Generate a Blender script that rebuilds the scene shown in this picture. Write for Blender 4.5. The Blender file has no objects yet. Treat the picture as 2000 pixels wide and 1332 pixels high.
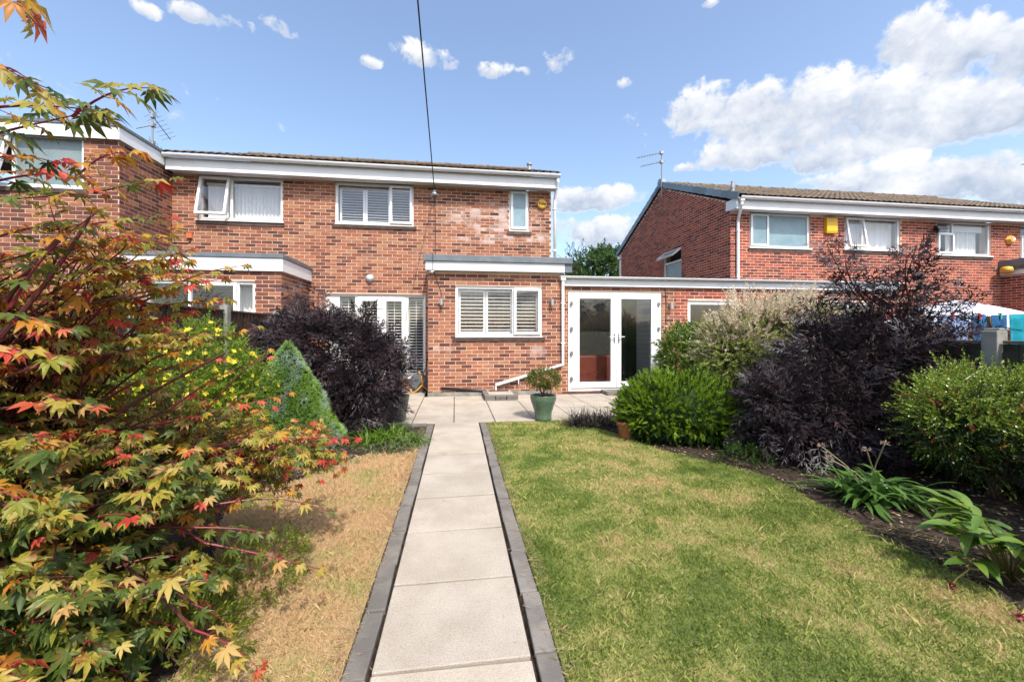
import bpy, bmesh, math, random
import numpy as np
from mathutils import Vector, Matrix, Quaternion

# ------------------------------------------------------------------ camera, sky, sun, exposure
sc = bpy.context.scene
col = sc.collection
EYE = 1.35                       # camera height above the patio
FPX = 800.0                      # focal length in pixels of the 2000 px wide photograph
TH = math.atan2(112, 800)        # the camera is turned a little to the right of the facade's normal
SN, CS = math.sin(TH), math.cos(TH)

cam_d = bpy.data.cameras.new('camera'); cam = bpy.data.objects.new('camera', cam_d); col.objects.link(cam)
cam.location = (0, 0, EYE); cam.rotation_euler = (math.pi/2, 0, -TH)
cam_d.sensor_width = 36; cam_d.lens = FPX/2000*36; cam_d.shift_y = -18/2000
cam_d.clip_start = 0.02; cam_d.clip_end = 3000
sc.camera = cam

SUN_EL = math.radians(54); SUN_AZ = math.radians(16)       # azimuth right of the facade normal, behind the camera
SUN_TO = Vector((math.sin(SUN_AZ)*math.cos(SUN_EL), -math.cos(SUN_AZ)*math.cos(SUN_EL), math.sin(SUN_EL)))
sun_d = bpy.data.lights.new('sun', 'SUN'); sun_d.energy = 2.5; sun_d.angle = math.radians(0.53); sun_d.color = (1, .955, .88)
sun = bpy.data.objects.new('sun', sun_d); col.objects.link(sun)
sun.rotation_euler = (-SUN_TO).to_track_quat('-Z', 'Y').to_euler(); sun.location = (3, -12, 16)

sc.render.engine = 'CYCLES'
sc.view_settings.view_transform = 'Standard'; sc.view_settings.look = 'None'
sc.view_settings.exposure = 1.0; sc.view_settings.gamma = 1; sc.view_settings.use_curve_mapping = False
sc.cycles.use_denoising = True; sc.cycles.use_adaptive_sampling = True; sc.cycles.adaptive_threshold = .015
sc.cycles.max_bounces = 6; sc.cycles.transparent_max_bounces = 12
sc.cycles.diffuse_bounces = 2; sc.cycles.glossy_bounces = 3; sc.cycles.transmission_bounces = 4
sc.cycles.caustics_reflective = False; sc.cycles.caustics_refractive = False
sc.cycles.sample_clamp_indirect = 6

def ray(px, py):
    u = (px-1000)/FPX; v = (648-py)/FPX
    return Vector((SN+u*CS, CS-u*SN, v))
def at(px, py, t):
    d = ray(px, py); return Vector((d.x*t, d.y*t, EYE+d.z*t))
def onY(px, py, Y):
    d = ray(px, py); return at(px, py, Y/d.y)
def onX(px, py, X):
    d = ray(px, py); return at(px, py, X/d.x)
def onG(px, py, z=0.0):
    d = ray(px, py); return at(px, py, (z-EYE)/d.z)
def pix(p):
    t = p[0]*SN+p[1]*CS
    return (1000+FPX*(p[0]*CS-p[1]*SN)/t, 648-FPX*(p[2]-EYE)/t, t)

# ---- node helpers
class NT:
    def __init__(s, nt): s.nt = nt; s.n = nt.nodes; s.l = nt.links
    def new(s, t, **k):
        n = s.n.new(t)
        for a, b in k.items(): setattr(n, a, b)
        return n
    def put(s, n, i, v):
        if v is None: return
        if hasattr(v, 'is_output') or isinstance(v, bpy.types.NodeSocket): s.l.new(v, n.inputs[i])
        else:
            if isinstance(v, (tuple, list)) and len(v) == 3 and n.inputs[i].type == 'RGBA': v = (*v, 1)
            n.inputs[i].default_value = v
    def math(s, op, a, b=None, c=None, clamp=False):
        n = s.new('ShaderNodeMath', operation=op); n.use_clamp = clamp
        s.put(n, 0, a); s.put(n, 1, b); s.put(n, 2, c); return n.outputs[0]
    def vmath(s, op, a, b=None):
        n = s.new('ShaderNodeVectorMath', operation=op); s.put(n, 0, a); s.put(n, 1, b)
        return n.outputs['Value'] if op in ('DOT_PRODUCT', 'LENGTH') else n.outputs[0]
    def mix(s, f, a, b, mode='MIX'):
        n = s.new('ShaderNodeMix', data_type='RGBA', blend_type=mode)
        s.put(n, 0, f); s.put(n, 6, a); s.put(n, 7, b); return n.outputs[2]
    def mixf(s, f, a, b):
        n = s.new('ShaderNodeMix', data_type='FLOAT'); s.put(n, 0, f); s.put(n, 2, a); s.put(n, 3, b); return n.outputs[0]
    def step(s, v, a, b, lo=0.0, hi=1.0):
        n = s.new('ShaderNodeMapRange', interpolation_type='SMOOTHSTEP')
        s.put(n, 0, v); s.put(n, 1, a); s.put(n, 2, b); s.put(n, 3, lo); s.put(n, 4, hi); return n.outputs[0]
    def noise(s, vec, scale, detail=3, rough=.55, dist=0):
        n = s.new('ShaderNodeTexNoise'); s.put(n, 'Vector', vec); n.inputs['Scale'].default_value = scale
        n.inputs['Detail'].default_value = detail; n.inputs['Roughness'].default_value = rough
        n.inputs['Distortion'].default_value = dist; return n.outputs['Fac']
    def ramp(s, f, stops, interp='LINEAR'):
        n = s.new('ShaderNodeValToRGB'); r = n.color_ramp; r.interpolation = interp
        while len(r.elements) < len(stops): r.elements.new(.5)
        for e, (p, c) in zip(r.elements, stops): e.position = p; e.color = (*c, 1)
        s.put(n, 0, f); return n.outputs[0]
    def pos(s): return s.new('ShaderNodeNewGeometry').outputs['Position']
    def rnd(s):                      # one random number per loose piece and per object
        g = s.new('ShaderNodeNewGeometry').outputs['Random Per Island']
        o = s.new('ShaderNodeObjectInfo').outputs['Random']
        return s.math('FRACT', s.math('ADD', g, o))
    def scale3(s, v, xyz):
        n = s.new('ShaderNodeVectorMath', operation='MULTIPLY'); s.put(n, 0, v); n.inputs[1].default_value = xyz; return n.outputs[0]
    def bump(s, h, strength=.3, dist=.01):
        n = s.new('ShaderNodeBump'); n.inputs['Strength'].default_value = strength; n.inputs['Distance'].default_value = dist
        s.put(n, 'Height', h); return n.outputs[0]

# ---- world: Nishita sky with cumulus
wd = bpy.data.worlds.new('World'); sc.world = wd; wd.use_nodes = True
w = NT(wd.node_tree); w.n.clear()
sky = w.new('ShaderNodeTexSky', sky_type='NISHITA'); sky.sun_disc = False
sky.sun_elevation = SUN_EL; sky.sun_rotation = math.atan2(SUN_TO.x, SUN_TO.y)
sky.altitude = 50; sky.air_density = 1.0; sky.dust_density = 2.6; sky.ozone_density = 1.0
gen = w.new('ShaderNodeTexCoord').outputs['Generated']
sep = w.new('ShaderNodeSeparateXYZ'); w.put(sep, 0, gen)
az = w.math('ARCTAN2', sep.outputs[0], sep.outputs[1]); el = w.math('ARCSINE', sep.outputs[2])
# clouds as (azimuth, elevation, half width, half height), degrees east of north = right of +Y
def azel(px, py):
    d = ray(px, py).normalized(); return math.atan2(d.x, d.y), math.asin(d.z)
CLOUDS = [(1370,215,85,62),(1470,225,120,72),(1600,210,150,85),(1740,215,170,88),(1880,215,150,75),(2020,210,150,60),(1500,285,170,45),(1640,300,150,40),
          (1700,345,150,42),(1850,352,190,52),(2020,350,180,60),(1570,358,60,13),
          (1780,70,95,62),(1880,95,130,66),(2010,90,120,75),(1990,185,90,20),
          (1150,390,115,30),(1180,452,100,38),(1345,326,30,11),(1100,440,60,20),
          (1090,118,44,34),(1050,140,42,13),(825,110,55,32),(868,124,36,18),(965,136,34,18),(722,122,24,12),
          (390,32,62,24),(460,50,55,26),(545,52,46,24),(285,18,34,16),(1225,162,24,13),(1385,8,22,10)]
cw = None; ch = None
for (px, py, rx, ry) in CLOUDS:
    a0, e0 = azel(px, py); a1, _ = azel(px+rx, py); a2, _ = azel(px-rx, py); _, e1 = azel(px, py-ry); _, e2 = azel(px, py+ry)
    ra = (a1-a2)/2; re = (e1-e2)/2
    da = w.math('MULTIPLY', w.math('SUBTRACT', az, a0), 1/ra); de = w.math('MULTIPLY', w.math('SUBTRACT', el, e0), 1/re)
    r2 = w.math('ADD', w.math('MULTIPLY', da, da), w.math('MULTIPLY', de, de))
    wi = w.math('MULTIPLY_ADD', r2, -min(max(rx/45, 1), 2.6), min(max(rx/45, 1), 2.6))
    pw = w.math('POWER', w.math('MAXIMUM', w.math('ADD', wi, .3), .0), 2.0); ph = w.math('MULTIPLY', pw, de)
    if cw is None: cw, ch, cs = wi, ph, pw
    else: cw = w.math('SMOOTH_MAX', cw, wi, .35); ch = w.math('ADD', ch, ph); cs = w.math('ADD', cs, pw)
ch = w.math('DIVIDE', ch, w.math('ADD', cs, .02))
# the same kind of scattered cumulus over the rest of the sky
big = w.noise(w.scale3(gen, (1, 1, 2.2)), 2.6, 2, .5)
away = w.step(w.math('COSINE', w.math('SUBTRACT', az, TH)), -.1, .45, 1, 0)
gw = w.math('MULTIPLY_ADD', w.math('SUBTRACT', big, .54), 7.0, w.math('MULTIPLY_ADD', away, 1.0, -1.0))
cw = w.math('MAXIMUM', w.math('MAXIMUM', cw, -1.2), gw)
f1 = w.noise(w.scale3(gen, (1, 1, 1.5)), 9, 7, .6, .25)
f3 = w.noise(gen, 34, 4, .6, .3)
f2 = w.noise(w.scale3(gen, (1, 1, 1.5)), 4, 4, .55)
dens = w.math('ADD', w.math('MULTIPLY_ADD', w.math('SUBTRACT', f1, .5), 3.0, w.math('MULTIPLY_ADD', cw, .95, -.25)), w.math('ADD', w.math('MULTIPLY', w.math('SUBTRACT', f2, .5), 1.2), w.math('MULTIPLY', w.math('SUBTRACT', f3, .5), 4.2)))
mask = w.math('MULTIPLY', w.step(dens, -.1, 1.1), w.step(el, .0, .05))
shade = w.math('ADD', w.math('MULTIPLY_ADD', ch, .62, .50), w.math('ADD', w.math('MULTIPLY', w.math('SUBTRACT', f1, .5), 2.0), w.math('MULTIPLY', w.math('SUBTRACT', f3, .5), 1.2)), clamp=True)
thin = w.step(dens, 1.3, .1)
shade = w.math('MAXIMUM', shade, w.math('MULTIPLY', thin, .8))
ccol = w.mix(shade, (1.72, 1.98, 2.45), (3.75, 3.72, 3.7))
skyc = w.mix(w.math('MULTIPLY', mask, .9), sky.outputs[0], ccol)
bg = w.new('ShaderNodeBackground'); w.put(bg, 0, skyc); bg.inputs[1].default_value = 0.15
wd.cycles.sampling_method = 'MANUAL'; wd.cycles.sample_map_resolution = 256
wo = w.new('ShaderNodeOutputWorld'); w.l.new(bg.outputs[0], wo.inputs[0])

# ------------------------------------------------------------------ materials
def base_mat(name):
    m = bpy.data.materials.new(name); m.use_nodes = True; k = NT(m.node_tree); k.n.clear()
    p = k.new('ShaderNodeBsdfPrincipled'); o = k.new('ShaderNodeOutputMaterial'); k.l.new(p.outputs[0], o.inputs[0])
    return m, k, p, o
MATS = {}
def plain(name, c, rough=.5, spec=.5, metal=0, c2=None, scale=6, bump=0, bscale=40, detail=4, rv=0.0):
    """one colour with weathering towards c2 and fine relief; rv is the spread of brightness from piece to piece"""
    if name in MATS: return MATS[name]
    m, k, p, o = base_mat(name)
    pos = k.pos(); colr = c
    if c2 is not None:
        colr = k.mix(k.step(k.noise(pos, scale, detail), .35, .68), c, c2)
    if rv:
        r = k.math('MULTIPLY_ADD', k.rnd(), 2*rv, 1-rv)
        colr = k.mix(1.0, colr if not isinstance(colr, tuple) else (*colr, 1), k.new('ShaderNodeCombineColor').outputs[0], 'MULTIPLY')
        cc = colr.node.inputs[7].links[0].from_node
        for i in range(3): k.put(cc, i, r)
    k.put(p, 'Base Color', colr); p.inputs['Roughness'].default_value = rough
    p.inputs['Specular IOR Level'].default_value = spec; p.inputs['Metallic'].default_value = metal
    if bump: k.put(p, 'Normal', k.bump(k.noise(pos, bscale, 4), bump, .004))
    MATS[name] = m; return m

def leaf_mat(name, stops, rough=.45, spec=.35, trans=.35, tcol=None, noise=None):
    """stops: ramp of leaf colours picked per leaf"""
    m, k, p, o = base_mat(name)
    c = k.ramp(k.rnd(), stops)
    if noise:
        c = k.mix(k.step(k.noise(k.pos(), noise[0], 2), noise[1], noise[2]), c, noise[3])
    k.put(p, 'Base Color', c); p.inputs['Roughness'].default_value = rough; p.inputs['Specular IOR Level'].default_value = spec
    t = k.new('ShaderNodeBsdfTranslucent')
    k.put(t, 0, k.mix(1.0, c, tcol, 'MULTIPLY') if tcol else c)
    mx = k.new('ShaderNodeMixShader'); mx.inputs[0].default_value = trans
    k.l.new(p.outputs[0], mx.inputs[1]); k.l.new(t.outputs[0], mx.inputs[2]); k.l.new(mx.outputs[0], o.inputs[0])
    return m

def brick_mat(name, stops, stain=None):
    m, k, p, o = base_mat(name)
    pos = k.pos(); r = k.rnd()
    c = k.ramp(r, stops)
    drag = k.noise(k.scale3(pos, (9, 9, 60)), 1.0, 3, .6)
    c = k.mix(1.0, c, k.ramp(drag, [(.3, (.72,.70,.70)), (.55, (1,1,1)), (.75, (1.18,1.14,1.1))]), 'MULTIPLY')
    blot = k.noise(pos, 1.3, 4, .6)
    c = k.mix(k.step(blot, .5, .75, 0, .38), c, k.mix(.5, c, (.16,.09,.07)))
    if stain:                                             # pale lime bloom, shape of its own
        sp = k.new('ShaderNodeSeparateXYZ'); k.put(sp, 0, pos)
        tot = None
        for (x, z, rx, rz, s) in stain:
            dx = k.math('MULTIPLY', k.math('SUBTRACT', sp.outputs[0], x), 1/rx); dz = k.math('MULTIPLY', k.math('SUBTRACT', sp.outputs[2], z), 1/rz)
            wv = k.math('MULTIPLY', k.step(k.math('ADD', k.math('POWER', k.math('ABSOLUTE', dx), 2), k.math('POWER', k.math('ABSOLUTE', dz), 2)), 1.3, .35), s)
            tot = wv if tot is None else k.math('MAXIMUM', tot, wv)
        f = k.math('MULTIPLY', tot, k.math('MULTIPLY', k.step(k.noise(pos, 5, 4), .36, .6), k.step(k.math('FRACT', k.math('MULTIPLY', r, 7.3)), .15, .6)))
        c = k.mix(f, c, (.55,.43,.39))
    k.put(p, 'Base Color', c); p.inputs['Roughness'].default_value = .88; p.inputs['Specular IOR Level'].default_value = .2
    k.put(p, 'Normal', k.bump(k.noise(pos, 140, 3), .35, .003))
    return m

def glass_mat(name, tint=(1,1,1), refl=.09):
    m, k, p, o = base_mat(name); k.n.remove(p)
    tr = k.new('ShaderNodeBsdfTransparent'); k.put(tr, 0, tint)
    gl = k.new('ShaderNodeBsdfGlossy'); gl.inputs['Roughness'].default_value = .012
    nz = k.bump(k.noise(k.pos(), 1.6, 2), .04, .02); k.put(gl, 'Normal', nz)
    lw = k.new('ShaderNodeLayerWeight'); lw.inputs[0].default_value = .5
    mx = k.new('ShaderNodeMixShader'); k.l.new(k.math('MULTIPLY_ADD', k.math('POWER', lw.outputs['Facing'], 5), .8, refl), mx.inputs[0])
    k.l.new(tr.outputs[0], mx.inputs[1]); k.l.new(gl.outputs[0], mx.inputs[2]); k.l.new(mx.outputs[0], o.inputs[0])
    return m

def frosted_mat(name, c1, c2):
    m, k, p, o = base_mat(name)
    pos = k.pos()
    v = k.new('ShaderNodeTexVoronoi'); v.inputs['Scale'].default_value = 38; k.put(v, 'Vector', pos)
    k.put(p, 'Base Color', k.mix(k.step(k.noise(pos, 2.2, 3), .3, .7), c1, c2)); p.inputs['Roughness'].default_value = .3
    p.inputs['Specular IOR Level'].default_value = .7
    k.put(p, 'Normal', k.bump(v.outputs[0], .5, .006)); return m

M_BRICK_A = brick_mat('brick_brown', [(0,(.10,.047,.040)),(.10,(.15,.060,.043)),(.26,(.235,.085,.050)),(.45,(.315,.118,.068)),(.62,(.375,.148,.085)),(.76,(.335,.162,.10)),(.88,(.42,.20,.11)),(1,(.27,.12,.08))],
    stain=[(.95, 4.02, 1.25, .42, .95), (1.2, 3.6, 1.3, .18, .95), (-.30, .98, .26, .10, .55), (1.72, .93, .22, .15, .55)])
M_BRICK_B = brick_mat('brick_red', [(0,(.12,.040,.034)),(.16,(.19,.052,.040)),(.4,(.29,.072,.046)),(.65,(.37,.092,.054)),(.85,(.43,.125,.066)),(1,(.33,.10,.062))])
M_BRICK_C = brick_mat('brick_dark_brown', [(0,(.09,.042,.036)),(.2,(.145,.058,.045)),(.5,(.22,.082,.055)),(.75,(.31,.115,.068)),(.92,(.38,.165,.09)),(1,(.24,.11,.075))])
M_MORTAR_A = plain('mortar_buff', (.66,.49,.37), .95, .1, c2=(.55,.40,.30), scale=3, bump=.5, bscale=160)
M_MORTAR_B = plain('mortar_pink', (.80,.58,.46), .95, .1, c2=(.68,.48,.38), scale=3, bump=.5, bscale=160)
M_WHITE = plain('white_plastic', (.80,.80,.79), .28, .5, c2=(.76,.765,.76), scale=2)
M_WHITEP = plain('white_painted_board', (.80,.80,.79), .4, .45, c2=(.74,.745,.74), scale=1.5)
M_TRIM = plain('grey_roof_trim', (.12,.145,.165), .45, .5, c2=(.16,.18,.195), scale=5)
M_FELT = plain('roof_felt', (.10,.105,.11), .9, .2, c2=(.15,.15,.15), scale=3, bump=.4)
M_TILE = plain('concrete_tile', (.125,.093,.072), .92, .15, c2=(.195,.152,.105), scale=9, bump=.6, bscale=60, rv=.18)
M_VERGE = plain('slate_blue_verge', (.19,.245,.285), .55, .4, c2=(.22,.27,.30), scale=6, rv=.22)
M_GLASS = glass_mat('window_glass', refl=.07)
M_GLASSD = glass_mat('door_glass', tint=(.86,.88,.88), refl=.07)
M_FROST = frosted_mat('obscured_glass', (.17,.27,.31), (.23,.34,.38))
M_FROSTG = frosted_mat('grey_obscured_glass', (.17,.22,.23), (.22,.27,.27))
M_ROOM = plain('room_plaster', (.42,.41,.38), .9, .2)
M_ROOMD = plain('dimmed_room_plaster', (.075,.072,.066), .9, .2)  # wall colour darkened to stand in for dim, unlit interiors
M_BLIND = plain('blind_fabric', (.78,.80,.80), .8, .2, rv=.06)
M_NET = plain('net_curtain', (.74,.75,.75), .9, .1)
M_BRICKSILL = plain('dark_sill_tile', (.075,.05,.042), .8, .3, c2=(.12,.08,.062), scale=8, rv=.2)
M_BLACK = plain('black_plastic', (.018,.018,.02), .4, .5)
M_GREYP = plain('grey_plastic', (.10,.115,.13), .45, .5, c2=(.14,.15,.16), scale=8)
M_STEEL = plain('brushed_steel', (.55,.55,.54), .32, .5, metal=.9)
M_GALV = plain('galvanised_metal', (.42,.43,.43), .5, .5, metal=.5, c2=(.30,.30,.29), scale=14)
M_ALU = plain('dull_aluminium', (.25,.25,.25), .5, .5, metal=.6)
def slab_mat():
    m, k, p, o = base_mat('concrete_flag'); pos = k.pos()
    c = k.mix(k.step(k.noise(pos, 2.1, 8, .62), .34, .68), (.445,.395,.33), (.355,.31,.252))
    c = k.mix(1.0, c, k.ramp(k.noise(pos, 150, 3, .7), [(.32,(.74,.73,.72)),(.5,(1,1,1)),(.68,(1.14,1.13,1.11))]), 'MULTIPLY')       # aggregate speckle
    c = k.mix(k.step(k.noise(pos, 7, 6, .7, .6), .60, .72, 0, .45), c, (.25,.20,.15))                                            # stains
    c = k.mix(k.step(k.noise(pos, 38, 3, .6), .70, .76, 0, .6), c, (.16,.14,.11))                                                # lichen spots
    c = k.mix(1.0, c, k.ramp(k.rnd(), [(0,(.93,.93,.94)),(1,(1.06,1.05,1.03))]), 'MULTIPLY')
    k.put(p, 'Base Color', c); p.inputs['Roughness'].default_value = .92; p.inputs['Specular IOR Level'].default_value = .15
    k.put(p, 'Normal', k.bump(k.noise(pos, 240, 4), .8, .004)); return m
M_SLAB = slab_mat()
M_KERB = plain('grey_kerb_block', (.145,.132,.118), .92, .2, c2=(.205,.187,.163), scale=7, bump=.8, bscale=150, rv=.12)
M_CONC = plain('weathered_concrete', (.30,.29,.255), .95, .1, c2=(.19,.19,.165), scale=6, bump=.6, bscale=90)
M_FENCE = plain('dark_stained_fence', (.042,.022,.016), .8, .25, c2=(.075,.042,.03), scale=14, bump=.5, bscale=60, rv=.3)
M_FENCEG = plain('old_fence_board', (.045,.040,.030), .9, .15, c2=(.075,.075,.05), scale=7, bump=.5, bscale=60, rv=.25)
M_WOODT = plain('grey_weathered_timber', (.19,.155,.125), .9, .1, c2=(.115,.09,.07), scale=10, bump=.6, bscale=80)
# ------------------------------------------------------------------ object helpers
def tag(o, label=None, cat=None, group=None, kind=None):
    if label: o['label'] = label
    if cat: o['category'] = cat
    if group: o['group'] = group
    if kind: o['kind'] = kind
    return o
def thing(name, label, cat, loc, group=None):
    o = bpy.data.objects.new(name, None); col.objects.link(o); o.location = loc; o.empty_display_size = .1
    return tag(o, label, cat, group)
def rootloc(o):
    if o is None: return Vector((0, 0, 0))
    while o.parent: o = o.parent
    return Vector(o.location)

class MB:
    def __init__(s): s.v = []; s.f = []; s.mi = []
    def add(s, vs, fs, m=0):
        b = len(s.v); s.v += [tuple(p) for p in vs]; s.f += [tuple(i+b for i in f) for f in fs]; s.mi += [m]*len(fs); return s
    def box(s, x0, x1, y0, y1, z0, z1, m=0):
        return s.add([(x0,y0,z0),(x1,y0,z0),(x1,y1,z0),(x0,y1,z0),(x0,y0,z1),(x1,y0,z1),(x1,y1,z1),(x0,y1,z1)],
                     [(0,1,5,4),(1,2,6,5),(2,3,7,6),(3,0,4,7),(4,5,6,7),(3,2,1,0)], m)
    def quad(s, a, b, c, d, m=0): return s.add([a,b,c,d], [(0,1,2,3)], m)
    def prism(s, poly, vec, m=0):
        n = len(poly); vec = Vector(vec); top = [Vector(p)+vec for p in poly]
        fs = [tuple(range(n-1, -1, -1)), tuple(range(n, 2*n))]+[(i, (i+1) % n, n+(i+1) % n, n+i) for i in range(n)]
        return s.add(list(poly)+top, fs, m)
    def tube(s, pts, r, n=8, cap=True, m=0):
        pts = [Vector(p) for p in pts]; k = len(pts); rs = r if isinstance(r, (list, tuple)) else [r]*k
        vs = []; fs = []; ref = None
        for i, p in enumerate(pts):
            d = (pts[min(i+1, k-1)]-pts[max(i-1, 0)])
            d = d.normalized() if d.length > 1e-9 else Vector((0,0,1))
            if ref is None: ref = Vector((0,0,1)) if abs(d.z) < .9 else Vector((1,0,0))
            a = d.cross(ref).normalized(); b = a.cross(d); ref = b
            for j in range(n):
                q = 2*math.pi*j/n; vs.append(p+(a*math.cos(q)+b*math.sin(q))*rs[i])
        for i in range(k-1):
            for j in range(n):
                j2 = (j+1) % n; fs.append((i*n+j, i*n+j2, (i+1)*n+j2, (i+1)*n+j))
        if cap: fs += [tuple(range(n-1, -1, -1)), tuple(range((k-1)*n, k*n))]
        return s.add(vs, fs, m)
    def lathe(s, c, prof, n=24, m=0):
        vs = []; fs = []
        for (r, z) in prof:
            for j in range(n):
                q = 2*math.pi*j/n; vs.append((c[0]+r*math.cos(q), c[1]+r*math.sin(q), c[2]+z))
        for i in range(len(prof)-1):
            for j in range(n):
                j2 = (j+1) % n; fs.append((i*n+j, i*n+j2, (i+1)*n+j2, (i+1)*n+j))
        fs += [tuple(range(n-1, -1, -1)), tuple(range((len(prof)-1)*n, len(prof)*n))]
        return s.add(vs, fs, m)
    def build(s, name, mats, parent=None, smooth=False, bevel=0):
        L = rootloc(parent); me = bpy.data.meshes.new(name)
        me.from_pydata([(p[0]-L.x, p[1]-L.y, p[2]-L.z) for p in s.v], [], s.f)
        for m in (mats if isinstance(mats, (list, tuple)) else [mats]): me.materials.append(m)
        if any(s.mi): me.polygons.foreach_set('material_index', s.mi)
        if smooth: me.polygons.foreach_set('use_smooth', [True]*len(me.polygons))
        me.update(); o = bpy.data.objects.new(name, me); col.objects.link(o)
        if parent: o.parent = parent
        if bevel:
            b = o.modifiers.new('bevel', 'BEVEL'); b.width = bevel; b.segments = 2; b.limit_method = 'ANGLE'
        return o
def box(name, mat, parent, *c, bevel=0): return MB().box(*c).build(name, mat, parent, bevel=bevel)
def single(mb, name, mat, label, cat, base, group=None, **k):
    """a thing that is one mesh, with its origin at its base"""
    o = mb.build(name, mat, None, **k); b = Vector(base)
    o.data.transform(Matrix.Translation(-b)); o.location = b
    return tag(o, label, cat, group)
def link_copy(name, me, parent, loc, rot=None, scale=None):
    o = bpy.data.objects.new(name, me); col.objects.link(o); o.parent = parent
    o.location = Vector(loc)-rootloc(parent)
    if rot is not None: o.rotation_mode = 'QUATERNION'; o.rotation_quaternion = rot
    if scale is not None: o.scale = scale
    return o
def tri_mesh(name, V, T, mats, midx=None, smooth=False):
    me = bpy.data.meshes.new(name); n = len(V); t = len(T)
    me.vertices.add(n); me.vertices.foreach_set('co', np.ascontiguousarray(V, np.float32).ravel())
    me.loops.add(3*t); me.loops.foreach_set('vertex_index', np.ascontiguousarray(T, np.int32).ravel())
    me.polygons.add(t); me.polygons.foreach_set('loop_start', np.arange(0, 3*t, 3, dtype=np.int32))
    me.polygons.foreach_set('loop_total', np.full(t, 3, np.int32))
    for m in mats: me.materials.append(m)
    if midx is not None: me.polygons.foreach_set('material_index', np.ascontiguousarray(midx, np.int32))
    if smooth: me.polygons.foreach_set('use_smooth', np.ones(t, bool))
    me.update(calc_edges=True); me.validate(); return me

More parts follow.
